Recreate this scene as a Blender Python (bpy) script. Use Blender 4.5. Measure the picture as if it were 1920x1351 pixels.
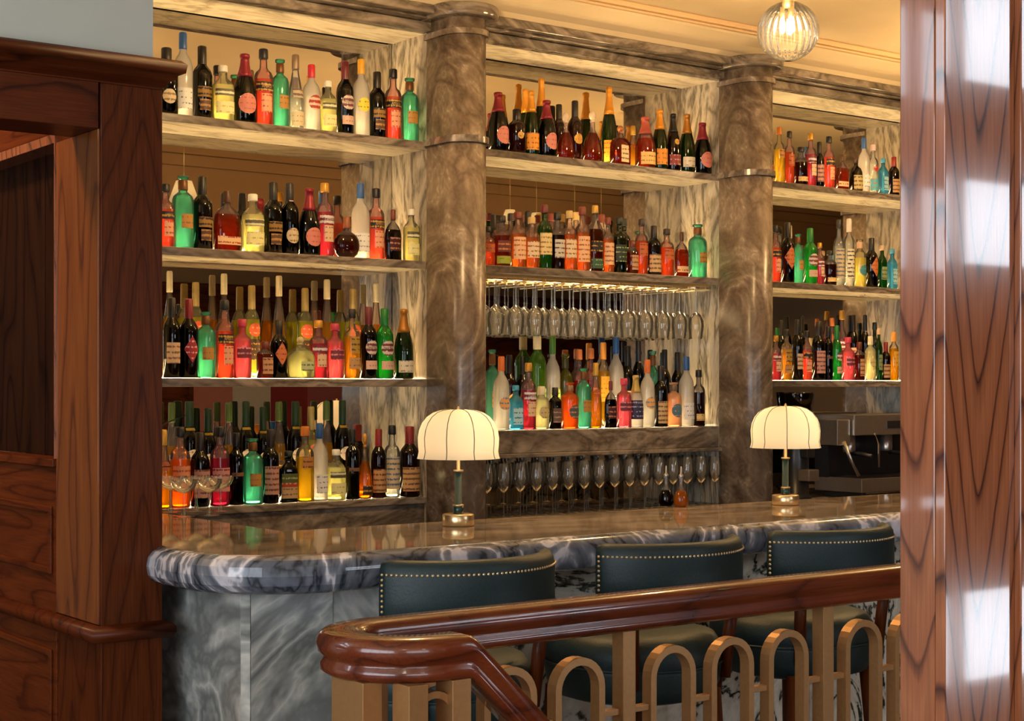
import bpy, math, random
from math import sin, cos, pi, radians, sqrt
random.seed(4)
for o in list(bpy.data.objects): bpy.data.objects.remove(o, do_unlink=True)
SC = bpy.context.scene
COL = SC.collection

# ------------------------------------------------------------------ camera, world, exposure
F = 2951.0; YH = 726.0; EYE = 1.56
TH = math.atan2(2210, 2951); ST, CT = sin(TH), cos(TH)
cd = bpy.data.cameras.new('camera'); cam = bpy.data.objects.new('camera', cd); COL.objects.link(cam)
cam.location = (0, 0, EYE); cam.rotation_euler = (pi/2, 0, -TH)
cd.sensor_width = 36; cd.lens = 36*F/1920; cd.shift_y = (YH-675.5)/1920
cd.clip_start = 0.05; cd.clip_end = 60
SC.camera = cam
SC.view_settings.view_transform = 'Standard'; SC.view_settings.look = 'None'
SC.view_settings.gamma = 1; SC.view_settings.exposure = 0.0
SC.view_settings.use_curve_mapping = False
W = bpy.data.worlds.new('world'); SC.world = W; W.use_nodes = True
W.node_tree.nodes['Background'].inputs[0].default_value = (1, .85, .7, 1)
W.node_tree.nodes['Background'].inputs[1].default_value = 0.05
try:
    SC.cycles.transparent_max_bounces = 24
    SC.cycles.max_bounces = 10
    SC.cycles.sample_clamp_indirect = 4
except Exception: pass

def area(name, loc, rot, sx, sy, power, col):
    l = bpy.data.lights.new(name, 'AREA'); l.shape = 'RECTANGLE'; l.size = sx; l.size_y = sy
    l.energy = power; l.color = col
    o = bpy.data.objects.new(name, l); COL.objects.link(o); o.location = loc; o.rotation_euler = rot
    return o
DAY = (.82, .90, 1.0); WARM = (1.0, .70, .38)
K_LED = 100.0; K_DAY = 7.0; K_PEND = 34.0
# daylight comes in by the windows of the room behind and left of the camera (panes built below)
# unseen fill lamps added for ambient light over the dining floor, flush with the ceiling
for (x, y) in ((-.8, -1.5), (1.2, -2.6)):
    area('added_ceiling_fill', (x, y, 3.27), (0, 0, 0), .5, .5, 12, (1, .84, .64))
area('added_ceiling_fill', (.75, 5.0, 3.27), (0, 0, 0), .3, .3, 34, (1, .62, .32))  # added warm lamp, unseen, to light the portal jamb

def pt(px, Y):                      # point of the plane Y seen in column px: X and camera depth
    t = (px-960)/F; s = Y/(CT - t*ST)
    return s*(ST + t*CT), s
def zat(py, s): return EYE + (YH-py)/F*s

# ------------------------------------------------------------------ materials
def newmat(name):
    m = bpy.data.materials.new(name); m.use_nodes = True
    n = m.node_tree.nodes; n.clear()
    return m, n, m.node_tree.links
def c4(c): return (c[0], c[1], c[2], 1)
def ramp(n, stops, interp='LINEAR'):
    r = n.new('ShaderNodeValToRGB'); r.color_ramp.interpolation = interp
    e = r.color_ramp.elements
    while len(e) < len(stops): e.new(.5)
    for k, (p, c) in enumerate(stops): e[k].position = p; e[k].color = c4(c)
    return r
MC = {}
def plain(name, col, rough=.5, metal=0, coat=0, spec=.5, bump=0, bscale=80, var=0):
    if name in MC: return MC[name]
    m, n, L = newmat(name); out = n.new('ShaderNodeOutputMaterial'); b = n.new('ShaderNodeBsdfPrincipled')
    b.inputs['Base Color'].default_value = c4(col); b.inputs['Roughness'].default_value = rough
    b.inputs['Metallic'].default_value = metal; b.inputs['Coat Weight'].default_value = coat
    b.inputs['Coat Roughness'].default_value = .08; b.inputs['Specular IOR Level'].default_value = spec
    L.new(b.outputs[0], out.inputs[0])
    tc = n.new('ShaderNodeTexCoord'); nz = n.new('ShaderNodeTexNoise'); nz.inputs['Scale'].default_value = bscale
    nz.inputs['Detail'].default_value = 3; L.new(tc.outputs['Object'], nz.inputs['Vector'])
    v = max(var, .04)
    r = ramp(n, [(.3, [x*(1-v) for x in col]), (.7, [min(1, x*(1+v)) for x in col])])
    L.new(nz.outputs[0], r.inputs[0]); L.new(r.outputs[0], b.inputs['Base Color'])
    if bump:
        bp = n.new('ShaderNodeBump'); bp.inputs['Strength'].default_value = bump; bp.inputs['Distance'].default_value = .002
        L.new(nz.outputs[0], bp.inputs['Height']); L.new(bp.outputs[0], b.inputs['Normal'])
    MC[name] = m; return m
def emit(name, col, k):
    if name in MC: return MC[name]
    m, n, L = newmat(name); out = n.new('ShaderNodeOutputMaterial'); e = n.new('ShaderNodeEmission')
    e.inputs[0].default_value = c4(col); e.inputs[1].default_value = k; L.new(e.outputs[0], out.inputs[0])
    MC[name] = m; return m
def marble(name, stops, scale=2.2, rot=(0, 0, 0), stretch=(1, 1, 1), dist=1.6, freq=5.0, rough=.18, dark=.35, off=(0, 0, 0), fine=.4, pre=None):
    if name in MC: return MC[name]
    m, n, L = newmat(name); out = n.new('ShaderNodeOutputMaterial'); b = n.new('ShaderNodeBsdfPrincipled')
    b.inputs['Roughness'].default_value = rough; b.inputs['Specular IOR Level'].default_value = .5
    L.new(b.outputs[0], out.inputs[0])
    tc = n.new('ShaderNodeTexCoord'); mp = n.new('ShaderNodeMapping')
    mp.inputs['Rotation'].default_value = rot; mp.inputs['Scale'].default_value = stretch; mp.inputs['Location'].default_value = off
    if pre:
        m0 = n.new('ShaderNodeMapping'); m0.inputs['Rotation'].default_value = pre
        L.new(tc.outputs['Object'], m0.inputs[0]); L.new(m0.outputs[0], mp.inputs[0])
    else: L.new(tc.outputs['Object'], mp.inputs[0])
    n1 = n.new('ShaderNodeTexNoise'); n1.inputs['Scale'].default_value = scale; n1.inputs['Detail'].default_value = 4
    n1.inputs['Roughness'].default_value = .55; n1.inputs['Distortion'].default_value = dist
    L.new(mp.outputs[0], n1.inputs['Vector'])
    # contour bands of the distorted noise make the flowing veins
    mu = n.new('ShaderNodeMath'); mu.operation = 'MULTIPLY'; mu.inputs[1].default_value = freq; L.new(n1.outputs[0], mu.inputs[0])
    sn = n.new('ShaderNodeMath'); sn.operation = 'PINGPONG'; sn.inputs[1].default_value = .5; L.new(mu.outputs[0], sn.inputs[0])
    m2 = n.new('ShaderNodeMath'); m2.operation = 'MULTIPLY'; m2.inputs[1].default_value = 2; L.new(sn.outputs[0], m2.inputs[0])
    n2 = n.new('ShaderNodeTexNoise'); n2.inputs['Scale'].default_value = scale*7; n2.inputs['Detail'].default_value = 5
    n2.inputs['Distortion'].default_value = 2.5; L.new(mp.outputs[0], n2.inputs['Vector'])
    mix = n.new('ShaderNodeMix'); mix.data_type = 'FLOAT'; mix.inputs[0].default_value = fine
    L.new(m2.outputs[0], mix.inputs[2]); L.new(n2.outputs[0], mix.inputs[3])
    r = ramp(n, stops); L.new(mix.outputs[0], r.inputs[0])
    n3 = n.new('ShaderNodeTexNoise'); n3.inputs['Scale'].default_value = scale*.45; n3.inputs['Detail'].default_value = 2
    L.new(mp.outputs[0], n3.inputs['Vector'])
    r3 = ramp(n, [(.35, (1-dark,)*3), (.62, (1.1, 1.1, 1.1))]); L.new(n3.outputs[0], r3.inputs[0])
    mm = n.new('ShaderNodeMix'); mm.data_type = 'RGBA'; mm.blend_type = 'MULTIPLY'; mm.inputs[0].default_value = 1
    L.new(r.outputs[0], mm.inputs[6]); L.new(r3.outputs[0], mm.inputs[7]); L.new(mm.outputs[2], b.inputs['Base Color'])
    MC[name] = m; return m
GREYM = [(.18, (.095, .066, .045)), (.42, (.155, .115, .08)), (.58, (.20, .15, .106)), (.72, (.25, .195, .14)), (.86, (.42, .34, .26))]
M_COLM = marble('veined_grey_marble', GREYM, scale=2.6, stretch=(1, 1, .8), dist=1.5, freq=5, fine=.5, rough=.27)
M_SIDE_LIT = marble('led_lit_striped_marble', [(.18, (.10, .09, .065)), (.34, (.22, .19, .14)), (.5, (.38, .33, .25)), (.85, (.55, .49, .38))], scale=3.4, stretch=(1.6, 1.6, .4), dist=1.3, freq=6, fine=.5, dark=.2)  # shelf-strip light on the bay sides is put into this paler colour
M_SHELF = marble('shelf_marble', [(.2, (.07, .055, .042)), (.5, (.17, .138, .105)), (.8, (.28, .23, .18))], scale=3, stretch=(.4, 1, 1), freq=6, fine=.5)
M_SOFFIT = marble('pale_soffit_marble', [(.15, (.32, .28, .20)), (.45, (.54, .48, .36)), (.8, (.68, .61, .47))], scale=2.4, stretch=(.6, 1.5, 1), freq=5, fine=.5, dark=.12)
M_LIP = marble('blue_grey_banded_marble', [(.16, (.03, .035, .045)), (.3, (.11, .125, .155)), (.55, (.17, .185, .22)), (.68, (.27, .28, .32)), (.78, (.62, .60, .64)), (1, (.82, .78, .80))],
               scale=2.6, stretch=(1, 1, .5), rot=(0, .5, 0), dist=1.8, freq=5, rough=.12, dark=.3, fine=.3)
M_TOP = marble('polished_brown_grey_marble', [(.2, (.20, .155, .11)), (.5, (.34, .26, .185)), (.8, (.50, .39, .28))], scale=2, stretch=(.35, 1, 1), freq=5, rough=.045, fine=.5)
M_DIE = [marble('grey_green_marble_%s' % w, [(.2, (.24, .25, .235)), (.45, (.36, .37, .345)), (.62, (.45, .465, .43)), (.8, (.64, .64, .58)), (.95, (.80, .78, .70))],
                scale=2.0, stretch=(.75, .75, 1.5), pre=(ang*.3, ang, 0), dist=.9, freq=5.5, rough=.2, dark=.35, off=(k*3.1, 0, k*1.7), fine=.3)
         for k, (w, ang) in enumerate((('rising', -.55), ('falling', .75), ('banded', .3)))]
M_PANDA = marble('black_white_marble', [(.2, (.02, .022, .02)), (.28, (.12, .13, .10)), (.36, (.62, .58, .47)), (.8, (.86, .82, .68))], scale=2.6, dist=2.2, freq=4, dark=.35, fine=.4)

def wood(name, base, dark, light, scale=1.0, freq=14, rough=.25, coat=.5, along='Z', off=(0, 0, 0), grain=.6, cath=None, spec=None):
    if name in MC: return MC[name]
    m, n, L = newmat(name); out = n.new('ShaderNodeOutputMaterial'); b = n.new('ShaderNodeBsdfPrincipled')
    b.inputs['Roughness'].default_value = rough; b.inputs['Coat Weight'].default_value = coat; b.inputs['Coat Roughness'].default_value = .045
    b.inputs['Specular IOR Level'].default_value = spec if spec is not None else .5
    L.new(b.outputs[0], out.inputs[0])
    tc = n.new('ShaderNodeTexCoord')
    def mp(sx, sl):
        p = n.new('ShaderNodeMapping'); p.inputs['Location'].default_value = off
        p.inputs['Scale'].default_value = {'Z': (sx, sx, sl), 'X': (sl, sx, sx), 'Y': (sx, sl, sx)}[along]
        L.new(tc.outputs['Object'], p.inputs[0]); return p
    n1 = n.new('ShaderNodeTexNoise'); n1.inputs['Scale'].default_value = scale; n1.inputs['Detail'].default_value = 1.2
    n1.inputs['Distortion'].default_value = .25; L.new(mp(4.2, .75).outputs[0], n1.inputs['Vector'])
    n4 = n.new('ShaderNodeTexNoise'); n4.inputs['Scale'].default_value = 14; n4.inputs['Detail'].default_value = 3
    L.new(mp(1.5, .8).outputs[0], n4.inputs['Vector'])
    ad = n.new('ShaderNodeMath'); ad.operation = 'MULTIPLY_ADD'; ad.inputs[1].default_value = .035
    L.new(n4.outputs[0], ad.inputs[0]); L.new(n1.outputs[0], ad.inputs[2])
    src = ad
    if cath:      # nested V lines of a plain-sawn board: z -/+ slope*|u-u0| + waviness
        ax, u0, slope, wav = cath
        sp = n.new('ShaderNodeSeparateXYZ'); L.new(tc.outputs['Object'], sp.inputs[0])
        def M(op, a, b=None):
            q = n.new('ShaderNodeMath'); q.operation = op
            for k_, v_ in enumerate((a, b)):
                if v_ is None: continue
                if isinstance(v_, (int, float)): q.inputs[k_].default_value = v_
                else: L.new(v_.outputs[0] if hasattr(v_, 'outputs') else v_, q.inputs[k_])
            return q
        u = M('SUBTRACT', sp.outputs[ax], u0); u2 = M('SQRT', M('ADD', M('MULTIPLY', u, u), .00012))
        src = M('ADD', M('ADD', M('MULTIPLY', u2, -slope), sp.outputs['Z']), M('MULTIPLY', ad, wav))
    mu = n.new('ShaderNodeMath'); mu.operation = 'MULTIPLY'; mu.inputs[1].default_value = freq; L.new(src.outputs[0], mu.inputs[0])
    fr = n.new('ShaderNodeMath'); fr.operation = 'FRACT'; L.new(mu.outputs[0], fr.inputs[0])
    r = ramp(n, [(0, base), (.55, light), (.8, base), (.93, dark), (1, base)]); L.new(fr.outputs[0], r.inputs[0])
    n2 = n.new('ShaderNodeTexNoise'); n2.inputs['Scale'].default_value = 30; n2.inputs['Detail'].default_value = 3
    L.new(mp(6, .25).outputs[0], n2.inputs['Vector'])
    r2 = ramp(n, [(.35, (1-grain*.6,)*3), (.6, (1.08,)*3)]); L.new(n2.outputs[0], r2.inputs[0])
    mm = n.new('ShaderNodeMix'); mm.data_type = 'RGBA'; mm.blend_type = 'MULTIPLY'; mm.inputs[0].default_value = 1
    L.new(r.outputs[0], mm.inputs[6]); L.new(r2.outputs[0], mm.inputs[7]); L.new(mm.outputs[2], b.inputs['Base Color'])
    bp = n.new('ShaderNodeBump'); bp.inputs['Strength'].default_value = .12; bp.inputs['Distance'].default_value = .001
    L.new(n2.outputs[0], bp.inputs['Height']); L.new(bp.outputs[0], b.inputs['Normal'])
    MC[name] = m; return m
M_WOOD = wood('dark_mahogany', (.088, .018, .0025), (.050, .009, .0015), (.105, .023, .004), scale=.9, freq=3.6, rough=.42, coat=.04, grain=.5, spec=.16, cath=('X', .04, -7, 1.9))
M_WOODX = wood('dark_mahogany_across', (.085, .016, .003), (.03, .006, .001), (.11, .022, .004), scale=1.1, freq=9, rough=.42, coat=.04, grain=.4, spec=.16, along='X')
M_WOODY = wood('dark_mahogany_along', (.11, .022, .004), (.06, .011, .002), (.13, .028, .005), scale=1.1, freq=9, rough=.42, coat=.04, grain=.4, spec=.16, along='Y')
M_OAK = wood('stained_oak', (.30, .095, .038), (.10, .030, .016), (.35, .118, .047), scale=.8, freq=5, rough=.17, coat=.8, grain=.3, cath=('Y', -.05, 4, 1.3), spec=.3)
M_RAIL = wood('polished_mahogany_rail', (.13, .022, .006), (.07, .011, .003), (.165, .032, .008), scale=1, freq=8, rough=.24, coat=.6, along='X', grain=.3)
M_BRASS = plain('brushed_brass', (.80, .60, .32), .30, .9, var=.08)
M_BRONZE = plain('satin_bronze_paint', (.42, .215, .08), .42, .55, var=.06)
M_LEATH = plain('dark_teal_leather', (.010, .028, .030), .5, coat=.0, bump=.35, bscale=160, var=.2)
M_CREAM = plain('cream_plaster', (.72, .58, .36), .8, var=.03, bscale=3)
M_BEIGE = plain('beige_trim_paint', (.62, .42, .22), .6)
M_BLUEW = plain('pale_blue_plaster', (.55, .57, .49), .85, var=.03, bscale=2)
M_WALL = plain('tan_wall_paint', (.30, .185, .095), .8, var=.05, bscale=2)
M_FLOOR = wood('floor_boards', (.10, .06, .035), (.04, .02, .012), (.14, .085, .05), scale=1, freq=9, rough=.45, coat=.1, along='X')
M_BLACK = plain('black_plastic', (.015, .015, .016), .3)
M_STEEL = plain('brushed_steel', (.55, .50, .44), .28, .9, var=.05)
M_GREENG = plain('dark_green_enamel', (.002, .035, .028), .3, coat=.3)
M_LEAF = plain('dark_leaf', (.03, .06, .02), .45, var=.3, bscale=20)
m, n, L = newmat('mirror_silver'); o_ = n.new('ShaderNodeOutputMaterial'); g_ = n.new('ShaderNodeBsdfGlossy')
g_.inputs['Color'].default_value = (.72, .68, .60, 1); g_.inputs['Roughness'].default_value = .005; L.new(g_.outputs[0], o_.inputs[0]); M_MIRROR = m
M_DARK = plain('dark_joint', (.02, .016, .012), .7)

def glass(name, col, milk=.3, dark_edge=.35, rough=.05, gloss=1.0):
    if name in MC: return MC[name]
    m, n, L = newmat(name); out = n.new('ShaderNodeOutputMaterial')
    t = n.new('ShaderNodeBsdfTransparent'); tl = n.new('ShaderNodeBsdfTranslucent'); df = n.new('ShaderNodeBsdfDiffuse')
    gl = n.new('ShaderNodeBsdfGlossy'); gl.inputs['Roughness'].default_value = rough
    lw = n.new('ShaderNodeLayerWeight'); lw.inputs[0].default_value = .35
    r = ramp(n, [(.25, col), (1, [x*(1-dark_edge) for x in col])]); L.new(lw.outputs['Facing'], r.inputs[0])
    L.new(r.outputs[0], t.inputs[0]); L.new(r.outputs[0], tl.inputs[0]); L.new(r.outputs[0], df.inputs[0])
    a = n.new('ShaderNodeMixShader'); a.inputs[0].default_value = .35; L.new(tl.outputs[0], a.inputs[1]); L.new(df.outputs[0], a.inputs[2])
    b = n.new('ShaderNodeMixShader'); b.inputs[0].default_value = milk; L.new(t.outputs[0], b.inputs[1]); L.new(a.outputs[0], b.inputs[2])
    fr = n.new('ShaderNodeFresnel'); fr.inputs[0].default_value = 1.5
    mu = n.new('ShaderNodeMath'); mu.operation = 'MULTIPLY'; mu.inputs[1].default_value = gloss; L.new(fr.outputs[0], mu.inputs[0])
    c = n.new('ShaderNodeMixShader'); L.new(mu.outputs[0], c.inputs[0]); L.new(b.outputs[0], c.inputs[1]); L.new(gl.outputs[0], c.inputs[2])
    L.new(c.outputs[0], out.inputs[0]); MC[name] = m; return m
def paper(name, col, ink, amount=.5, freq=170.0):
    if name in MC: return MC[name]
    m, n, L = newmat(name); out = n.new('ShaderNodeOutputMaterial'); b = n.new('ShaderNodeBsdfPrincipled')
    b.inputs['Roughness'].default_value = .55; L.new(b.outputs[0], out.inputs[0])
    tc = n.new('ShaderNodeTexCoord'); mp = n.new('ShaderNodeMapping'); mp.inputs['Scale'].default_value = (140, 140, 60)
    L.new(tc.outputs['Object'], mp.inputs[0])
    nz = n.new('ShaderNodeTexNoise'); nz.inputs['Scale'].default_value = 1; nz.inputs['Detail'].default_value = 1; L.new(mp.outputs[0], nz.inputs['Vector'])
    wv = n.new('ShaderNodeTexWave'); wv.bands_direction = 'Z'; wv.inputs['Scale'].default_value = 14; L.new(tc.outputs['Object'], wv.inputs['Vector'])
    mu = n.new('ShaderNodeMath'); mu.operation = 'MULTIPLY'; L.new(nz.outputs[0], mu.inputs[0]); L.new(wv.outputs[1], mu.inputs[1])
    r = ramp(n, [(max(.02, .62-amount*.5), col), (max(.1, .70-amount*.5), ink)]); L.new(mu.outputs[0], r.inputs[0]); L.new(r.outputs[0], b.inputs['Base Color'])
    MC[name] = m; return m

# ------------------------------------------------------------------ mesh helpers
class MB:
    def __init__(s): s.v = []; s.f = []; s.mi = []; s.sm = []
    def add(s, vs, fs, mi=0, smooth=False):
        k = len(s.v); s.v += [tuple(v) for v in vs]; s.f += [tuple(i+k for i in f) for f in fs]
        s.mi += [mi]*len(fs); s.sm += [smooth]*len(fs); return s
    def box(s, x0, x1, y0, y1, z0, z1, mi=0):
        vs = [(x, y, z) for z in (z0, z1) for y in (y0, y1) for x in (x0, x1)]
        return s.add(vs, [(0, 2, 3, 1), (4, 5, 7, 6), (0, 1, 5, 4), (2, 6, 7, 3), (0, 4, 6, 2), (1, 3, 7, 5)], mi)
    def lathe(s, prof, n=24, c=(0, 0, 0), mi=0, smooth=True, sx=1, sy=1, e=2, mifn=None, cap=True):
        k0 = len(s.v); pr = [(r, z) for r, z in prof]
        vs = []
        for r, z in pr:
            for i in range(n):
                a = 2*pi*(i+.5)/n; ca, sa = cos(a), sin(a)
                q = 1 if e == 2 else (abs(ca)**e+abs(sa)**e)**(-1/e)
                vs.append((c[0]+r*q*ca*sx, c[1]+r*q*sa*sy, c[2]+z))
        s.v += vs
        for j in range(len(pr)-1):
            m_ = mifn((pr[j][1]+pr[j+1][1])/2) if mifn else mi
            for i in range(n):
                a, b = k0+j*n+i, k0+j*n+(i+1) % n
                s.f.append((a, b, b+n, a+n)); s.mi.append(m_); s.sm.append(smooth)
        if cap:
            if pr[0][0] > 1e-4: s.f.append(tuple(k0+i for i in reversed(range(n)))); s.mi.append(mifn(pr[0][1]) if mifn else mi); s.sm.append(False)
            if pr[-1][0] > 1e-4: s.f.append(tuple(k0+(len(pr)-1)*n+i for i in range(n))); s.mi.append(mifn(pr[-1][1]) if mifn else mi); s.sm.append(False)
        return s
    def prism(s, poly, z0, z1, mi=0, smooth=False):
        n = len(poly); vs = [(x, y, z0) for x, y in poly]+[(x, y, z1) for x, y in poly]
        s.add(vs, [tuple(reversed(range(n))), tuple(range(n, 2*n))], mi)
        k = len(s.v)-2*n
        for i in range(n):
            j = (i+1) % n; s.f.append((k+i, k+j, k+n+j, k+n+i)); s.mi.append(mi); s.sm.append(smooth)
        return s
    def sweep(s, path, prof, mi=0, closed=True, smooth=True):
        # path: points (x,y,z); prof: (side, up) loop; the profile stays upright
        n = len(path); m = len(prof); k0 = len(s.v)
        for i, p in enumerate(path):
            a = path[max(0, i-1)]; b = path[min(n-1, i+1)]
            def d(u, v):
                x, y = v[0]-u[0], v[1]-u[1]; l = sqrt(x*x+y*y) or 1; return x/l, y/l
            d0 = d(a, p) if i > 0 else d(p, b); d1 = d(p, b) if i < n-1 else d0
            tx, ty = d0[0]+d1[0], d0[1]+d1[1]; l = sqrt(tx*tx+ty*ty) or 1; tx /= l; ty /= l
            k = 1/max(.3, (tx*d0[0]+ty*d0[1]))
            sx, sy = ty, -tx
            for (u, w) in prof: s.v.append((p[0]+sx*u*k, p[1]+sy*u*k, p[2]+w))
        for i in range(n-1):
            for j in range(m if closed else m-1):
                a = k0+i*m+j; b = k0+i*m+(j+1) % m
                s.f.append((a, b, b+m, a+m)); s.mi.append(mi); s.sm.append(smooth)
        if closed:
            s.f.append(tuple(k0+j for j in range(m))); s.mi.append(mi); s.sm.append(False)
            s.f.append(tuple(k0+(n-1)*m+j for j in reversed(range(m)))); s.mi.append(mi); s.sm.append(False)
        return s
    def tube(s, pts, r, n=8, mi=0):
        import mathutils as mu
        k0 = len(s.v); P = [mu.Vector(p) for p in pts]
        for i, p in enumerate(P):
            t = (P[min(i+1, len(P)-1)]-P[max(i-1, 0)]).normalized()
            u = t.cross(mu.Vector((0, 0, 1)) if abs(t.z) < .9 else mu.Vector((0, 1, 0))).normalized(); w = t.cross(u)
            rr = r[i] if isinstance(r, (list, tuple)) else r
            for j in range(n):
                a = 2*pi*j/n; s.v.append(tuple(p+u*cos(a)*rr+w*sin(a)*rr))
        for i in range(len(P)-1):
            for j in range(n):
                a, b = k0+i*n+j, k0+i*n+(j+1) % n
                s.f.append((a, b, b+n, a+n)); s.mi.append(mi); s.sm.append(True)
        s.f.append(tuple(k0+j for j in range(n))); s.mi.append(mi); s.sm.append(False)
        s.f.append(tuple(k0+(len(P)-1)*n+j for j in reversed(range(n)))); s.mi.append(mi); s.sm.append(False)
        return s
    def build(s, name, mats, parent=None, loc=None, bevel=0, seg=2):
        me = bpy.data.meshes.new(name); me.from_pydata(s.v, [], s.f)
        if not isinstance(mats, (list, tuple)): mats = [mats]
        for m_ in mats: me.materials.append(m_)
        me.polygons.foreach_set('material_index', s.mi); me.polygons.foreach_set('use_smooth', s.sm)
        import bmesh
        bm = bmesh.new(); bm.from_mesh(me); bmesh.ops.recalc_face_normals(bm, faces=bm.faces); bm.to_mesh(me); bm.free()
        me.update()
        o = bpy.data.objects.new(name, me); COL.objects.link(o)
        if parent: o.parent = parent
        if loc: o.location = loc
        if bevel:
            b = o.modifiers.new('bevel', 'BEVEL'); b.width = bevel; b.segments = seg; b.limit_method = 'ANGLE'; b.angle_limit = radians(40)
        return o
def tag(o, label, cat=None, group=None, kind=None):
    if label: o['label'] = label
    if cat: o['category'] = cat
    if group: o['group'] = group
    if kind: o['kind'] = kind
    return o
def thing(name, loc, label, cat, group=None, rz=0):
    o = bpy.data.objects.new(name, None); COL.objects.link(o); o.location = loc; o.rotation_euler = (0, 0, rz)
    o.empty_display_size = .05
    return tag(o, label, cat, group)
def structure(name, mb, mats, bevel=0, label=None):
    o = mb.build(name, mats, bevel=bevel); o['kind'] = 'structure'
    if label: o['label'] = label
    return o
def box(*a): return MB().box(*a)
def copy_tree(o, loc=None):
    c = o.copy(); COL.objects.link(c)
    if loc: c.location = loc
    for ch in o.children:
        d = ch.copy(); COL.objects.link(d); d.parent = c
        for g in ch.children:
            e = g.copy(); COL.objects.link(e); e.parent = d
    return c

# ------------------------------------------------------------------ setting
ZC = 3.30; YM = 6.02; YS = 5.74
ZS = [2.635, 2.112, 1.597]; ZB = 1.082; ZMID = 1.364; ZTOP = 3.11
structure('floor', box(-3.2, 12.2, -4.2, 6.3, -.05, 0), M_FLOOR)
structure('ceiling', box(-3.2, 12.2, -4.2, 6.3, ZC, ZC+.05), M_CREAM)
structure('wall_behind_bar', box(1.2, 12.1, 6.06, 6.2, 0, ZC), M_DARK)
structure('wall_right', box(12, 12.15, -.6, 6.2, 0, ZC), M_WALL)
# far dining-room wall that the mirrors show: dark wainscot, tan plaster, cornice
structure('wall_dining', box(3.2, 4.3, -.62, -.5, 0, ZC).box(5.35, 12, -.62, -.5, 0, ZC).box(4.3, 5.35, -.62, -.5, 0, .4)
          .box(4.3, 5.35, -.62, -.5, 3.12, ZC), M_WALL)
structure('trim_1', box(5.4, 12, -.50, -.47, 0, 2.42).box(5.4, 12, -.50, -.44, 2.40, 2.46), M_WOODX, bevel=.004)
structure('trim_2', box(3.2, 12, -.50, -.36, 3.16, 3.30).box(3.2, 12, -.50, -.42, 3.08, 3.16), M_BEIGE, bevel=.01)
structure('wall_near_right', box(3.08, 3.2, -4.1, -.5, 0, ZC), M_WALL)
structure('wall_rear', box(-3.1, -2.0, -4.15, -4.0, 0, ZC).box(1.8, 3.2, -4.15, -4.0, 0, ZC).box(-2.0, 1.8, -4.15, -4.0, 0, .7).box(-2.0, 1.8, -4.15, -4.0, 2.9, ZC), M_WALL)
structure('wall_left', box(-3.15, -3, -4.1, -2.2, 0, ZC).box(-3.15, -3, 2.6, 6.2, 0, ZC).box(-3.15, -3, -2.2, 2.6, 0, .7).box(-3.15, -3, -2.2, 2.6, 2.9, ZC), M_WALL)
def window(name, axis, c, a0, a1, z0, z1, k, mull, trans, inward):
    # sash window; daylight comes through its panes
    fr = MB(); w = .05
    def seg(u0, u1, v0, v1, d0, d1, mb):
        if axis == 'x': mb.box(min(c+d0*inward, c+d1*inward), max(c+d0*inward, c+d1*inward), u0, u1, v0, v1)
        else: mb.box(u0, u1, min(c+d0*inward, c+d1*inward), max(c+d0*inward, c+d1*inward), v0, v1)
    seg(a0, a0+w, z0, z1, -.02, .04, fr); seg(a1-w, a1, z0, z1, -.02, .04, fr)
    seg(a0, a1, z0, z0+w, -.02, .04, fr); seg(a0, a1, z1-w, z1, -.02, .04, fr)
    for q in range(1, mull): u = a0+(a1-a0)*q/mull; seg(u-.02, u+.02, z0, z1, -.02, .035, fr)
    for (t0, t1) in trans: seg(a0, a1, t0, t1, -.02, .04, fr)
    o = structure(name, fr, M_WOOD)
    pn = MB(); seg(a0+w, a1-w, z0+w, z1-w, -.045, -.03, pn)
    p = pn.build('window_pane', emit('daylight_%g' % k, DAY, k), o); p['kind'] = 'structure'
    return o
window('window_1', 'x', -3.0, -2.2, 2.6, .7, 2.9, K_DAY, 4, [(2.25, 2.32)], 1)
window('window_2', 'y', -4.0, -2.0, 1.8, .7, 2.9, K_DAY*.6, 4, [(2.25, 2.32)], 1)
window('window_3', 'y', -.5, 4.3, 5.35, .4, 3.12, 13.0, 2, [(2.34, 2.70), (.80, 2.02)], 1)

# stepped ceiling band and mould over the bar
structure('trim_3', box(1.0, 12, 5.36, 5.41, 3.275, 3.30).box(1.0, 12, 5.375, 5.395, 3.262, 3.275), M_BEIGE, bevel=.006)
cv = MB(); cp = [(5.62, 3.206), (6.06, 3.206), (6.06, 3.30), (5.42, 3.30), (5.46, 3.272), (5.54, 3.250), (5.60, 3.225)]
cv.add([(1.2, y, z) for y, z in cp]+[(12, y, z) for y, z in cp], [tuple(range(7)), tuple(reversed(range(7, 14)))]+[(i, (i+1) % 7, 7+(i+1) % 7, 7+i) for i in range(7)])
structure('trim_4', cv, M_CREAM)
structure('trim_20', box(3.3, 12, 1.5, 1.9, 2.45, 3.30).box(3.3, 12, 1.9, 1.96, 3.18, 3.30).box(3.3, 12, 1.9, 1.93, 3.10, 3.18).box(3.3, 12, 1.9, 1.92, 2.45, 2.52), M_WALL, bevel=.006)

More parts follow.
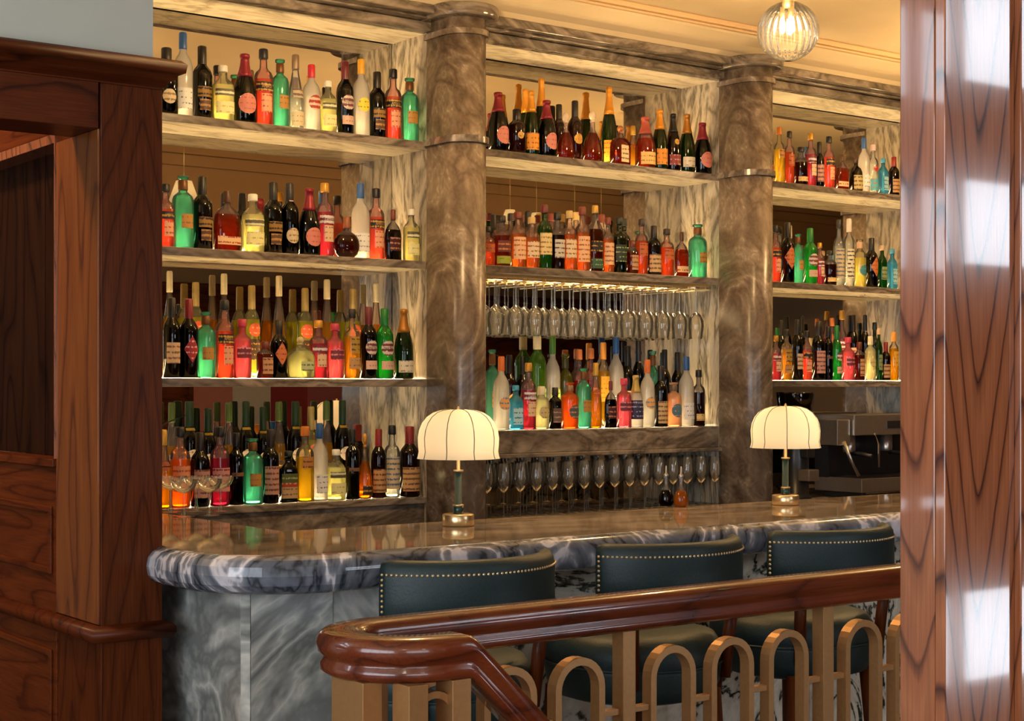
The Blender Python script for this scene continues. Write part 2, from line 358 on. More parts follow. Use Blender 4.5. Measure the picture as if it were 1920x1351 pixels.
# ------------------------------------------------------------------ back bar: pilasters, soffit, shelves, mirrors
PX = [2.05, 3.831, 5.606, 7.38]; PR = .0985
def outline(x0, r, yb, yf, g=0):
    # left flat, half-round nose, right flat
    pts = [(x0-g, yb), (x0-g, min(yb-.001, YS)), (x0-g, yf)]
    for i in range(1, 24):
        a = pi+pi*i/24; pts.append((x0+r+(r+g)*cos(a), yf+(r+g)*sin(a)))
    pts += [(x0+2*r+g, yf), (x0+2*r+g, min(yb-.001, YS)), (x0+2*r+g, yb)]
    return pts
plab = ['grey marble pilaster at the left end of the backbar', 'round-nosed grey marble pilaster between left and middle shelf bays, behind nearer lamp',
        'round-nosed grey marble pilaster between middle and right shelf bays', 'grey marble pilaster closing the right shelf bay']
for k, x0 in enumerate(PX):
    t = thing('marble_pilaster', (x0+PR, 5.7, 0), plab[k], 'pillar', 'pilasters of the backbar')
    R = lambda pts: [(x-x0-PR, y-5.7) for x, y in pts]
    sh = MB().prism(R(outline(x0, PR, 6.055, 5.60)), 0, 3.15, smooth=True).build('shaft', [M_COLM, M_SIDE_LIT], t)
    for p in sh.data.polygons:
        if abs(p.normal.x) > .999 and p.area > .5 and p.center.y+5.7 > YS: p.material_index = 1; p.use_smooth = False
    MB().prism(R(outline(x0, PR, YS-.0, 5.60, .014)), 2.612, 2.642).build('ring', M_SHELF, t, bevel=.006)
    MB().prism(R(outline(x0, PR, YS-.0, 5.60, .016)), 3.075, 3.10).build('neck_ring', M_COLM, t, bevel=.008)
    MB().prism(R(outline(x0, PR, YS+.02, 5.60, .055)), 3.150, 3.205).build('capital', M_SHELF, t, bevel=.012, seg=3)
# cornice between pilasters, soffit slabs, cornice fascia
bays = [(PX[0]+2*PR, PX[1]), (PX[1]+2*PR, PX[2]), (PX[2]+2*PR, PX[3]), (PX[3]+2*PR, 9.0)]
bn = ['left', 'middle', 'right', 'far right']
tr = 5
for (a, b) in bays:
    structure('trim_%d' % tr, box(a, b, 5.70, 5.76, 3.11, 3.15).box(a, b, 5.655, 5.80, 3.152, 3.162).box(a, b, 5.60, 5.80, 3.162, 3.20), M_SHELF, bevel=.005); tr += 1
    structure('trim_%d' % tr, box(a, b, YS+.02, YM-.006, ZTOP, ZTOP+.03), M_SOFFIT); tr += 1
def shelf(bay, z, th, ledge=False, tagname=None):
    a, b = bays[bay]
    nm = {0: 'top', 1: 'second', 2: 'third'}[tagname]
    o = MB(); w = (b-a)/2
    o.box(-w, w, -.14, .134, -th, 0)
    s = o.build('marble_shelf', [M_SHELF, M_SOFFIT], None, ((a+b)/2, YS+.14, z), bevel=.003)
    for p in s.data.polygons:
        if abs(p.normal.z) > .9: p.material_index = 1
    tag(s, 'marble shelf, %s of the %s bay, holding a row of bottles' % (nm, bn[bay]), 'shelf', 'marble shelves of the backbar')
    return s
M_LED = emit('warm_led', (1.0, .67, .31), K_LED)
M_LEDLOW = emit('soft_white_led', (1.0, .74, .40), K_LED*.35)
def led(bay, z, mat, y0=5.885, y1=5.905):
    a, b = bays[bay]
    t = box(-(b-a)/2+.03, (b-a)/2-.03, y0-5.9, y1-5.9, 0, .004).build('led_strip', mat, None, ((a+b)/2, 5.9, z+.0005))
    tag(t, 'glowing warm light strip set in the %s bay shelf at %s' % (bn[bay], {ZS[0]: 'the top', ZS[1]: 'second level', ZS[2]: 'third level', ZB: 'worktop level', ZMID: 'counter level', ZTOP: 'soffit'}[z]), 'light strip', 'light strips in the shelves')
for bay in range(4):
    lv = [0, 1] if bay == 1 else [0, 1, 2]
    for q in lv: shelf(bay, ZS[q], .034, tagname=q); led(bay, ZS[q], M_LED)
for bay in range(4):
    a, b = bays[bay]; zb = ZMID if bay == 1 else ZB
    m_ = box(-(b-a)/2+.004, (b-a)/2-.004, 0, .02, 0, ZTOP-.95).build('mirror_panel', M_MIRROR, None, ((a+b)/2, YM, .945))
    tag(m_, 'clear mirror lining the back of the %s shelf bay' % bn[bay], 'mirror', 'mirrors behind the shelves')
# worktop of the left bay, raised ledge of the middle bay, low worktop right
a, b = bays[0]
t = box(-(b-a)/2, (b-a)/2, -.14, .139, -.03, 0).box(-(b-a)/2, (b-a)/2, -.125, .139, -.20, -.03).build('marble_worktop', [M_SHELF], None, ((a+b)/2, YS+.14, ZB), bevel=.004)
tag(t, 'dark marble backbar worktop of the left bay, under the lowest bottle row', 'worktop'); led(0, ZB, M_LEDLOW, 5.86, 5.90)
a, b = bays[1]
t = box(-(b-a)/2, (b-a)/2, -.14, .139, -.105, 0).box(-(b-a)/2, (b-a)/2+0, -.165, .139, -.125, -.105).build('marble_ledge', [M_SHELF], None, ((a+b)/2, YS+.14, ZMID), bevel=.004)
tag(t, 'thick veined marble ledge of the middle bay with vodka and gin bottles', 'ledge'); led(1, ZMID, M_LEDLOW, 5.86, 5.90)
for (a, b, w_) in ((bays[1][0], bays[1][1], 'middle'), (bays[2][0], bays[2][1], 'right')):
    t = box(-(b-a)/2, (b-a)/2, -.14, .139, -.03, 0).box(-(b-a)/2, (b-a)/2, -.12, .139, -.94, -.03).build('back_counter', M_SHELF, None, ((a+b)/2, YS+.14, .975), bevel=.004)
    tag(t, 'dark low back counter below the %s bay' % w_, 'worktop')
t = box(-(bays[0][1]-bays[0][0])/2, (bays[0][1]-bays[0][0])/2, -.12, .139, 0, ZB-.201).build('back_cabinet', M_SHELF, None, ((bays[0][0]+bays[0][1])/2, YS+.14, 0))
tag(t, 'dark cabinet below the left backbar worktop', 'cabinet')

# ------------------------------------------------------------------ bar counter
outer = [(8.6, 3.80)]
for i in range(8): outer.append((8.0-i*.72, 3.80))
outer = [(8.6-i*.64, 3.80) for i in range(10)]
for i in range(0, 13):
    a = -pi/2-pi/2*i/12; outer.append((2.23+.30*cos(a), 4.10+.30*sin(a)))
outer += [(1.93, 4.30)]
ext = [(1.93, 4.30), (1.93, 5.6)]
XP = 1.92; YP = 4.25
def counter():
    prof = [(-.0, 1.10), (.022, 1.0985), (.042, 1.089), (.056, 1.072), (.061, 1.047), (.056, 1.021), (.042, 1.004), (.022, .995), (0, .993)]
    path = outer[:-1]+[(1.93, 4.18), (1.93, YP-.002)]
    mb = MB(); N = len(path); rows = []
    for i, p in enumerate(path):
        q0 = path[max(0, i-1)]; q1 = path[min(N-1, i+1)]
        dx, dy = q1[0]-q0[0], q1[1]-q0[1]; l = sqrt(dx*dx+dy*dy); dx /= l; dy /= l
        nx, ny = -dy, dx          # outward: walking -x, outward is -y
        inn = (max(p[0], 2.43), 4.47) if p[1] < 3.81 else (2.43, 4.47 if i < N-1 else 4.47)
        row = [(inn[0], inn[1], 1.10)]+[(p[0]+nx*u, p[1]+ny*u, z) for u, z in prof]+[(inn[0], inn[1], .993)]
        rows.append(row)
    m = len(rows[0]); vs = [v for r in rows for v in r]; fs = []; mis = []
    for i in range(N-1):
        for j in range(m-1):
            a = i*m+j; fs.append((a, a+1, a+1+m, a+m)); mis.append(0 if j in (0,) else 1)
    mb.v = vs; mb.f = fs; mb.mi = mis; mb.sm = [0 < q < 99 and mi_ == 1 for q, mi_ in enumerate(mis)]
    # return of the counter behind the wooden pillar
    mb.box(1.935, 2.43, 4.47, 5.47, .993, 1.10, 0)
    mb.add([(1.93, YP-.002, 1.10), (2.43, 4.47, 1.10), (1.935, 4.47, 1.10), (1.93, YP-.002, .993), (2.43, 4.47, .993), (1.935, 4.47, .993)],
           [(0, 1, 2), (3, 5, 4), (0, 2, 5, 3), (1, 4, 5, 2)], 0)
    mb.add([(2.43, 4.47, .993), (8.6, 4.47, .993), (8.6, 4.47, 1.10), (2.43, 4.47, 1.10)], [(0, 1, 2, 3)], 0)
    return mb
ct = counter().build('countertop', [M_TOP, M_LIP], None)
tag(ct, 'polished marble bar top with a thick rounded blue-grey edge', 'countertop')
bb = thing('bar_counter', (2.03, 3.95, 0), 'grey-green veined marble front of the bar below its rounded top', 'bar')
def slab(pts, mat, z0=0, z1=.993):
    MB().prism([(x-2.03, y-3.95) for x, y in pts], z0, z1).build('marble_panel', mat, bb, bevel=.0015)
slab([(2.018, 3.955), (2.018, 4.9), (2.05, 4.9), (2.05, 3.955)], M_DIE[0])
slab([(2.018, 3.9535), (2.034, 3.9275), (2.06, 3.95), (2.05, 3.9535)], M_DIE[2])
slab([(2.0355, 3.925), (2.2975, 3.925), (2.2975, 3.97), (2.06, 3.97)], M_DIE[1])
xs = [2.299, 2.52, 3.10, 3.7, 4.3, 5.0, 5.8, 6.6, 7.6, 8.6]
for k in range(len(xs)-1):
    yy = 3.935 if k else 3.93
    slab([(xs[k], yy), (xs[k+1]-.002, yy), (xs[k+1]-.002, yy+.04), (xs[k], yy+.04)], [M_DIE[0], M_PANDA, M_PANDA][min(k, 2)])

# ------------------------------------------------------------------ wooden portal at left
pw = thing('wooden_pilaster', (1.82, 4.40, 0), 'dark mahogany pilaster at the left with dado rail, touching the bar end', 'pillar')
def PW(mb, name, mat, bevel=.003): return mb.build(name, mat, pw, bevel=bevel)
def rel(mb, ox=1.82, oy=4.40, oz=0):
    mb.v = [(x-ox, y-oy, z-oz) for x, y, z in mb.v]; return mb
PW(rel(box(1.733, XP, YP, 4.577, 0, 2.42)), 'shaft', M_WOOD)
M_JAMB_LIT = wood('warm_lit_mahogany', (.20, .055, .010), (.10, .024, .005), (.25, .075, .014), scale=1.0, freq=7, rough=.28, coat=.5, grain=.3)  # same pilaster wood, with the warm light put into its orange colour
M_NICHE = wood('niche_shade_boards', (.022, .007, .003), (.010, .003, .002), (.030, .010, .004), scale=1.0, freq=7, rough=.5, coat=.0, grain=.4, spec=.08)  # shade of the recess is put into this near-black colour
PW(rel(box(1.727, 1.733, YP+.006, 4.577, .89, 2.29)), 'lit_jamb_face', M_JAMB_LIT, .001)  # thin facing that carries the painted warm light of the jamb
XD = 1.727
# wall of the portal's right jamb: niche with boards darkened for recess shade, sill and framed panels
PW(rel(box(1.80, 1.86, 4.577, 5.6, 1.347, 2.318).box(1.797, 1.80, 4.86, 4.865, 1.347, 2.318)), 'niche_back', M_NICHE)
PW(rel(box(XD, 1.80, 4.577, 5.6, 2.318, 2.42)), 'niche_head', M_WOODY)
PW(rel(box(XD-.004, 1.80, 4.577, 4.585, 1.347, 2.318).box(XD-.004, 1.80, 4.585, 5.6, 2.29, 2.318)), 'niche_edge', M_OAK, .001)
PW(rel(box(XD-.012, 1.80, 4.577, 5.6, 1.322, 1.347)), 'sill', M_WOODY)
PW(rel(box(XD, 1.80, 4.577, 5.6, 0, 1.322)), 'wainscot', M_WOODY)
def frame_panel(z0, z1, y0, y1):
    f = MB(); w = .022
    f.box(XD-.010, XD, y0, y0+w, z0, z1).box(XD-.010, XD, y1-w, y1, z0, z1).box(XD-.010, XD, y0+w, y1-w, z0, z0+w).box(XD-.010, XD, y0+w, y1-w, z1-w, z1)
    PW(rel(f), 'panel_moulding', M_WOODY, .004)
frame_panel(1.00, 1.205, 4.60, 5.35); frame_panel(.30, .775, 4.60, 5.35)
# dado rail wraps the pilaster
dz = .862
dprof = [(0, -.024), (.022, -.020), (.030, -.006), (.030, .010), (.020, .020), (.008, .026), (0, .026)]
PW(rel(MB().sweep([(XD, 5.6, dz), (XD, YP, dz), (XP, YP, dz), (XP, 4.5, dz)], [(-u, w) for u, w in dprof][::-1] if False else [(u, w) for u, w in dprof])), 'dado_rail', M_WOODX, 0)
hd = thing('door_header', (.9, YP, 2.29), 'dark mahogany header beam with crown moulding above the left opening', 'beam')
rel2 = lambda mb: rel(mb, .9, YP, 2.29)
rel2(box(.41, XP, YP-.001, 4.45, 2.42, 2.43).box(.41, XD, YP, 4.45, 2.29, 2.42)).build('beam', M_WOODX, hd, bevel=.002)
cprof = [(0, 2.425-2.29), (.006, 2.425-2.29), (.012, .150), (.030, .158), (.034, .172), (.050, .176), (.054, .200), (.040, .212), (0, .214)]
MB().sweep([(.41-.9, 0, 0), (XP-.9, 0, 0), (XP-.9, .2, 0)], cprof).build('crown_moulding', M_WOODX, hd)
structure('wall_front_left', box(.4, 1.895, YP+.01, 4.45, 2.506, ZC).box(-.2, .4, YP+.01, 4.45, 0, ZC).box(-3, -2.1, YP+.01, 4.45, 0, ZC).box(-2.1, -.2, YP+.01, 4.45, 0, 1.0).box(-2.1, -.2, YP+.01, 4.45, 3.2, ZC), M_BLUEW)
window('window_4', 'y', YP+.01, -2.1, -.2, 1.0, 3.2, 9.0, 2, [(2.40, 2.76), (1.1, 2.05)], -1)

# ------------------------------------------------------------------ oak column in the right foreground
oc = thing('oak_column', (2.1, 1.7, 0), 'tall stained oak column at the right foreground with bold cathedral grain', 'pillar')
Y0 = 1.6; xa, xb, xc = 1.2205*Y0, 1.290*Y0, 1.404*Y0
def OC(mb, name, mat=M_OAK, bevel=.002): mb.v = [(x-2.1, y-1.7, z) for x, y, z in mb.v]; mb.build(name, mat, oc, bevel=bevel)
M_OAK2 = wood('stained_oak_board', (.30, .095, .038), (.06, .018, .012), (.37, .125, .050), scale=.8, freq=5.5, rough=.17, coat=.8, grain=.3, cath=('X', (xb+xc)/2-2.1-.01, 5.5, .7), spec=.3)
YB2 = xb/1.2205
OC(box(xb, xb+.02, Y0+.0205, YB2, 0, ZC), 'side_board')
OC(box(xb, xc, Y0, Y0+.02, 0, ZC), 'wide_board', M_OAK2)
OC(box(xb+.0205, xc+.3, Y0+.0205, YB2, 0, ZC), 'core', M_OAK)
OC(box(xc+.001, xc+.012, Y0-.012, Y0+.02, 0, ZC).box(xc+.014, xc+.3, Y0-.004, Y0+.02, 0, ZC), 'edge_bead', M_OAK)

# ------------------------------------------------------------------ balustrade
bl = thing('balustrade', (1.6, 2.72, 0), 'mahogany handrail on brass posts with hoop balusters, curling at the left', 'railing')
YR = 2.84; ZR = 1.07; rr = .13; YN = YR-2*rr; XA = 1.752
rp = [(-.030, 0), (.030, 0), (.043, -.008), (.048, -.024), (.044, -.042), (.034, -.050), (.034, -.056), (.040, -.064), (.040, -.078), (.030, -.086),
      (-.030, -.086), (-.040, -.078), (-.040, -.064), (-.034, -.056), (-.034, -.050), (-.044, -.042), (-.048, -.024), (-.043, -.008)]
path = [(x, YR, ZR) for x in (5.4, 4.4, 3.6, 3.0, 2.4, 2.0)]
for i in range(0, 17):
    a = pi/2+pi*i/16; path.append((XA+rr*cos(a), YR-rr+rr*sin(a), ZR))
path += [(1.80, YN, ZR), (1.812, YN, ZR-.004), (1.825, YN, ZR-.014), (2.6, YN, ZR-.014-.775*1.0)]
o = MB().sweep([(x-1.6, y-2.72, z) for x, y, z in path], rp).build('handrail', M_RAIL, bl)
def BL(mb, name, mat=M_BRONZE, bevel=.0015): mb.v = [(x-1.6, y-2.72, z) for x, y, z in mb.v]; mb.build(name, mat, bl, bevel=bevel)
zb0 = .14
for x in (1.765, 2.46, 3.155, 3.85, 4.545): BL(box(x-.02, x+.02, YR-.02, YR+.02, 0, ZR-.085), 'post')
BL(box(1.60, 1.645, 2.62, 2.74, 0, ZR-.085), 'newel_post')
for x in (1.655, 1.757): BL(box(x, x+.045, 2.54, 2.60, 0, ZR-.085), 'post')
def arch(x, z1=.934, y=YR, R=.074, w=.018, dy=.016):
    mb = MB(); pts = []
    def ring(r):
        q = [(x-r, zb0)]+[(x-r, zb0+(z1-R-zb0)*k/3) for k in (1, 2, 3)]
        q += [(x+r*cos(pi-pi*i/14), z1-R+r*sin(pi*i/14)) for i in range(1, 14)]
        q += [(x+r, zb0+(z1-R-zb0)*k/3) for k in (3, 2, 1)]+[(x+r, zb0)]
        return q
    A, B = ring(R), ring(R-w); n = len(A)
    vs = [(u, y-dy, z) for u, z in A]+[(u, y-dy, z) for u, z in B]+[(u, y+dy, z) for u, z in A]+[(u, y+dy, z) for u, z in B]
    fs = []
    for i in range(n-1):
        fs += [(i, i+1, n+i+1, n+i), (2*n+i, 3*n+i, 3*n+i+1, 2*n+i+1), (i, 2*n+i, 2*n+i+1, i+1), (n+i, n+i+1, 3*n+i+1, 3*n+i)]
    fs += [(0, n, 3*n, 2*n), (n-1, 3*n-1, 4*n-1, 2*n-1)]
    mb.add(vs, fs); return mb
for p0 in (1.765, 2.46, 3.155, 3.85):
    for k in range(3):
        xk = p0+.146+.2015*k
        BL(arch(xk), 'hoop_baluster', bevel=0)
    xs_ = [p0+.02]+sum([[p0+.146+.2015*k-.074, p0+.146+.2015*k+.074] for k in range(3)], [])+[p0+.675]
    for k in range(0, 8, 2): BL(box(xs_[k], xs_[k+1], YR-.010, YR+.010, .785, .80), 'link_bar')
BL(box(1.60, 5.4, YR-.015, YR+.015, .11, .14), 'bottom_bar')
BL(arch(1.728, y=2.60-.03, R=.05, w=.014, dy=.012, z1=.965), 'hoop_baluster', bevel=0)

# ------------------------------------------------------------------ bar stools
def stool(xc, yc, label, first=None):
    if first: 
        c = copy_tree(first, (xc, yc, 0)); c['label'] = label; return c
    t = thing('bar_stool', (xc, yc, 0), label, 'bar stool', 'green leather bar stools along the bar')
    R = .33; H = radians(60); N = 28; th = .05
    # upholstered curved back: outer and inner skins with a rolled top
    cs = [(0, .925), (0, 1.02), (0, 1.075), (-.004, 1.10), (-.014, 1.114), (-.028, 1.119), (-.042, 1.112), (-.05, 1.095), (-.05, 1.02), (-.05, .925)]
    mb = MB(); m_ = len(cs)
    for i in range(N+1):
        a = -H+2*H*i/N
        e = min(i, N-i)/N; sh = 1-.25*max(0, (1-e/.04)) if e < .04 else 1
        for (u, z) in cs:
            uu = -th/2+(u+th/2)*sh; r = R+uu
            mb.v.append((r*sin(a), -r*cos(a), z-(.006 if e < .01 else 0)))
    for i in range(N):
        for j in range(m_):
            a, b = i*m_+j, i*m_+(j+1) % m_; mb.f.append((a, b, b+m_, a+m_)); mb.mi.append(0); mb.sm.append(True)
    mb.f += [tuple(range(m_)), tuple(N*m_+j for j in reversed(range(m_)))]; mb.mi += [0, 0]; mb.sm += [False, False]
    bk = mb.build('backrest', M_LEATH, t)
    # piping + nailheads
    nb = MB(); zt = 1.083
    cnt = int(2*(H-.02)*R/.0135)
    pos = [(-H+.035+(2*H-.07)*i/cnt, zt) for i in range(cnt+1)]
    pos += [(sg*(H-.035), zt-.0135*i) for sg in (-1, 1) for i in range(1, 12)]
    for a, z in pos:
        c = ((R+.0005)*sin(a), -(R+.0005)*cos(a), z); r = .0042
        nx, ny = sin(a), -cos(a); tx, ty = cos(a), sin(a)
        vs = [(c[0]+nx*r*.8, c[1]+ny*r*.8, c[2])]
        for (q, hgt) in ((.6, .55), (1, 0)):
            for k in range(7):
                b = 2*pi*k/7; vs.append((c[0]+nx*r*hgt+tx*cos(b)*r*q, c[1]+ny*r*hgt+ty*cos(b)*r*q, c[2]+sin(b)*r*q))
        fs = [(0, 1+k, 1+(k+1) % 7) for k in range(7)]+[(1+k, 8+k, 8+(k+1) % 7, 1+(k+1) % 7) for k in range(7)]
        nb.add(vs, fs, 0, True)
    nb.build('nailhead_trim', plain('antique_brass_nails', (.75, .58, .32), .3, .8), bk)['label'] = 'row of brass nailheads'
    # seat
    sp = [(.20, .64), (.245, .655), (.262, .69), (.268, .735), (.268, .742), (.262, .748), (.268, .756), (.264, .80), (.245, .828), (.19, .842), (0, .846)]
    MB().lathe([(.0, .64)]+sp, 40, (0, 0.0, 0)).build('seat', M_LEATH, t)
    MB().tube([(.27*cos(2*pi*i/40), .27*sin(2*pi*i/40), .748) for i in range(41)], .004, 6).build('seat_piping', M_LEATH, t)
    for a in (-.72, .72):
        p = MB()
        r0, r1 = .275, .306
        p.tube([(r0*sin(a), -r0*cos(a), .70), (.29*sin(a), -.29*cos(a), .84), (r1*sin(a), -r1*cos(a), .95)], .019, 10)
        p.build('back_post', M_WOOD, t)
    for sx in (-1, 1):
        for sy in (-1, 1):
            MB().tube([(sx*.17, sy*.17, .66), (sx*.19, sy*.19, .3), (sx*.20, sy*.20, 0)], [.024, .019, .014], 10).build('leg', M_WOOD, t)
    MB().tube([(.192*cos(2*pi*i/32)*1.3, .192*sin(2*pi*i/32)*1.3, .28) for i in range(33)], .008, 8).build('foot_ring', M_BRASS, t)
    return t
s0 = stool(2.416, 3.58, 'dark teal leather bar stool with brass nailheads, left one behind the railing curl')
stool(3.135, 3.58, 'dark teal leather bar stool in the middle, between its two neighbours', s0)
stool(3.823, 3.58, 'dark teal leather bar stool partly hidden by the oak column', s0)

# ------------------------------------------------------------------ table lamps
M_SHADE = None
m, n, L = newmat('lamp_shade_fabric'); o_ = n.new('ShaderNodeOutputMaterial')
tl = n.new('ShaderNodeBsdfTranslucent'); tl.inputs[0].default_value = (.95, .82, .58, 1); df = n.new('ShaderNodeBsdfDiffuse'); df.inputs[0].default_value = (.85, .74, .55, 1)
em = n.new('ShaderNodeEmission'); em.inputs[0].default_value = (1.0, .80, .52, 1); em.inputs[1].default_value = .11
ms = n.new('ShaderNodeMixShader'); ms.inputs[0].default_value = .4; L.new(tl.outputs[0], ms.inputs[1]); L.new(df.outputs[0], ms.inputs[2])
ad = n.new('ShaderNodeAddShader'); L.new(ms.outputs[0], ad.inputs[0]); L.new(em.outputs[0], ad.inputs[1]); L.new(ad.outputs[0], o_.inputs[0]); M_SHADE = m
M_RIB = plain('shade_rib_tape', (.22, .19, .11), .7)
M_BULB = emit('warm_bulb', (1, .78, .45), 14)
def table_lamp(x, y, label, rz=0):
    t = thing('table_lamp', (x, y, 1.10), label, 'lamp', 'fabric-shaded lamps on the bar', rz)
    MB().lathe([(.0, .0005), (.050, .0005), (.053, .004), (.053, .036), (.050, .040), (.020, .041), (0, .041)], 40).build('base', M_BRASS, t)
    MB().lathe([(0, .041), (.018, .041), (.018, .068), (.012, .068), (.012, .180), (0, .180)], 28).build('stem', M_GREENG, t)
    MB().lathe([(0, .066), (.0185, .066), (.0185, .071), (0, .071)], 28).build('collar', M_BRASS, t)
    MB().lathe([(0, .180), (.017, .180), (.017, .186), (.006, .187), (.006, .36), (0, .36)], 24).build('upper_stem', M_BRASS, t)
    MB().lathe([(0, .384), (.005, .385), (.006, .390), (.003, .396), (0, .398)], 12).build('finial', M_BRASS, t)
    # scalloped dome of eight panels between ribs
    prof = [(.0, .3862), (.035, .3860), (.060, .3835), (.085, .376), (.106, .362), (.122, .342), (.132, .318), (.136, .292), (.135, .268), (.133, .248), (.136, .232), (.139, .224)]
    n_ = 96; ribs = 9; mb = MB()
    for r, z in prof:
        for i in range(n_):
            a = 2*pi*i/n_; ph = (i % (n_/ribs))/(n_/ribs); ph = (a*ribs/(2*pi)) % 1
            k = 1-.035*(1-sin(pi*ph))*min(1, r/.1)
            mb.v.append((r*k*cos(a), r*k*sin(a), z))
    for j in range(len(prof)-1):
        for i in range(n_):
            a, b = j*n_+i, j*n_+(i+1) % n_; mb.f.append((a, b, b+n_, a+n_)); mb.mi.append(0); mb.sm.append(True)
    shd = mb.build('lamp_shade', M_SHADE, t)
    for q in range(ribs):
        a = 2*pi*q/ribs; k = .966
        MB().tube([((r*k+.0008)*cos(a), (r*k+.0008)*sin(a), z+.0005) for r, z in prof[1:]], .0017, 5).build('shade_rib', M_RIB, shd)
    MB().lathe([(0, .318), (.012, .322), (.016, .336), (.011, .350), (0, .354)], 16).build('bulb', M_BULB, t)
    l = bpy.data.lights.new('lamp_light', 'POINT'); l.energy = .9; l.color = (1, .80, .56); l.shadow_soft_size = .02
    lo = bpy.data.objects.new('lamp_light', l); COL.objects.link(lo); lo.parent = t; lo.location = (0.03, 0, .30)
    return t
table_lamp(2.997, 4.30, 'brass table lamp with domed cream shade, nearer one before the left pilaster', .32)
table_lamp(4.557, 4.296, 'brass table lamp with domed cream shade, farther one before the right bay', .45)

# ------------------------------------------------------------------ pendant globes
M_CLEARG = glass('ribbed_clear_glass', (1.0, .96, .86), .012, .6, .03, 1.2)
def pendant(x, y, z, label, first=None):
    if first:
        c = copy_tree(first, (x, y, z)); c['label'] = label
    else:
        c = thing('globe_pendant', (x, y, z), label, 'pendant light', 'ribbed glass ceiling globes over the bar')
        mb = MB(); n_ = 144; R = .123
        st = 26
        for j in range(st+1):
            th = .12+(pi-.12-.10)*j/st
            for i in range(n_):
                a = 2*pi*i/n_; k = 1+.035*abs(cos(a*12))*sin(th)
                mb.v.append((R*k*sin(th)*cos(a), R*k*sin(th)*sin(a), R*cos(th)))
        for j in range(st):
            for i in range(n_):
                a, b = j*n_+i, j*n_+(i+1) % n_; mb.f.append((a, b, b+n_, a+n_)); mb.mi.append(0); mb.sm.append(True)
        mb.build('glass_globe', M_CLEARG, c)
        MB().lathe([(0, .10), (.025, .10), (.025, .125), (.055, .14), (.055, ZC-z-.001), (0, ZC-z-.001)], 28).build('brass_mount', M_BRASS, c)
        for k in range(3):
            a = 2*pi*k/3+.4; bx, by = .024*cos(a), .024*sin(a)
            MB().lathe([(0, .055), (.009, .055), (.009, .10), (0, .10)], 12, (bx, by, 0)).build('socket', M_BRASS, c)
            MB().lathe([(0, -.012), (.008, -.006), (.0125, .012), (.011, .035), (.007, .055), (0, .055)], 12, (bx, by, 0)).build('bulb', emit('pendant_bulb', (1, .76, .42), 14), c)
    l = bpy.data.lights.new('pendant_light', 'POINT'); l.energy = K_PEND; l.color = (1, .66, .32); l.shadow_soft_size = .05
    lo = bpy.data.objects.new('pendant_light', l); COL.objects.link(lo); lo.parent = c; lo.location = (0, 0, -.03)
    return c
p0 = pendant(4.81, 4.52, 3.03, 'ribbed clear glass globe light with glowing bulbs, hanging at the ceiling above the bar')
pendant(3.1, 4.52, 3.05, 'added ribbed glass globe light above the nearer lamp, above the picture edge', p0)  # extra globe out of view, added to warm the ceiling
pendant(6.6, 4.52, 3.05, 'added ribbed glass globe light above the coffee machine, hidden by the oak column', p0)  # extra unseen globe, added for more warm light

# ------------------------------------------------------------------ bottles
def C(h): return tuple(((int(h[i:i+2], 16)/255)**2.2) for i in (0, 2, 4))
PROF = {
 'bord': [(.9, 0), (1, .02), (1, .585), (.95, .635), (.78, .685), (.52, .73), (.38, .77), (.35, .82), (.35, .93), (.39, .94), (.39, .965)],
 'champ': [(.93, 0), (1, .03), (1, .38), (.96, .47), (.82, .57), (.62, .67), (.46, .76), (.36, .85), (.33, .93)],
 'vodka': [(.94, 0), (1, .02), (1, .54), (.97, .60), (.86, .665), (.62, .715), (.42, .75), (.36, .79), (.34, .86)],
 'spirit': [(.94, 0), (1, .02), (1, .60), (.96, .65), (.80, .695), (.52, .725), (.40, .755), (.38, .80), (.38, .90)],
 'apoth': [(.95, 0), (1, .02), (1, .60), (.98, .66), (.86, .71), (.60, .745), (.42, .765), (.38, .79), (.38, .93), (.52, .94), (.55, .965), (.52, .98)],
 'square': [(.95, 0), (1, .02), (1, .58), (.96, .64), (.78, .70), (.46, .755), (.38, .79), (.38, .90)],
 'arch': [(.96, 0), (1, .02), (1, .44), (.97, .53), (.87, .61), (.68, .68), (.42, .73), (.24, .76), (.22, .88)],
 'flask': [(.45, 0), (.55, .012), (.84, .10), (.98, .22), (1, .33), (.94, .45), (.76, .55), (.46, .62), (.24, .66), (.20, .80)],
 'decanter': [(.80, 0), (.86, .02), (.98, .08), (1, .18), (.93, .32), (.72, .46), (.42, .57), (.24, .64), (.24, .78), (.30, .79)],
 'tall': [(.93, 0), (1, .02), (1, .36), (.94, .46), (.76, .57), (.55, .68), (.40, .78), (.36, .90)],
 'squat': [(.92, 0), (1, .05), (1, .42), (.95, .55), (.74, .66), (.42, .71), (.30, .75), (.30, .82)],
 'slim': [(.93, 0), (1, .02), (1, .66), (.86, .71), (.52, .75), (.42, .79), (.40, .88)],
}
CAPS = {'bord': (.74, 1, .42), 'champ': (.66, 1, 0), 'vodka': (.80, 1, .38), 'spirit': (.87, 1, .46), 'apoth': (.79, .93, .42), 'square': (.88, 1, .46),
        'arch': (.80, 1, .26), 'flask': (.72, 1, .22), 'decanter': (.78, 1, -.34), 'tall': (.80, 1, .42), 'squat': (.80, 1, -.28), 'slim': (.80, 1, .46)}
def G(name, h, milk=.3, **k): return glass('glass_'+name, C(h), milk, **k)
clear = lambda: G('clear', 'eef0e6', .10)
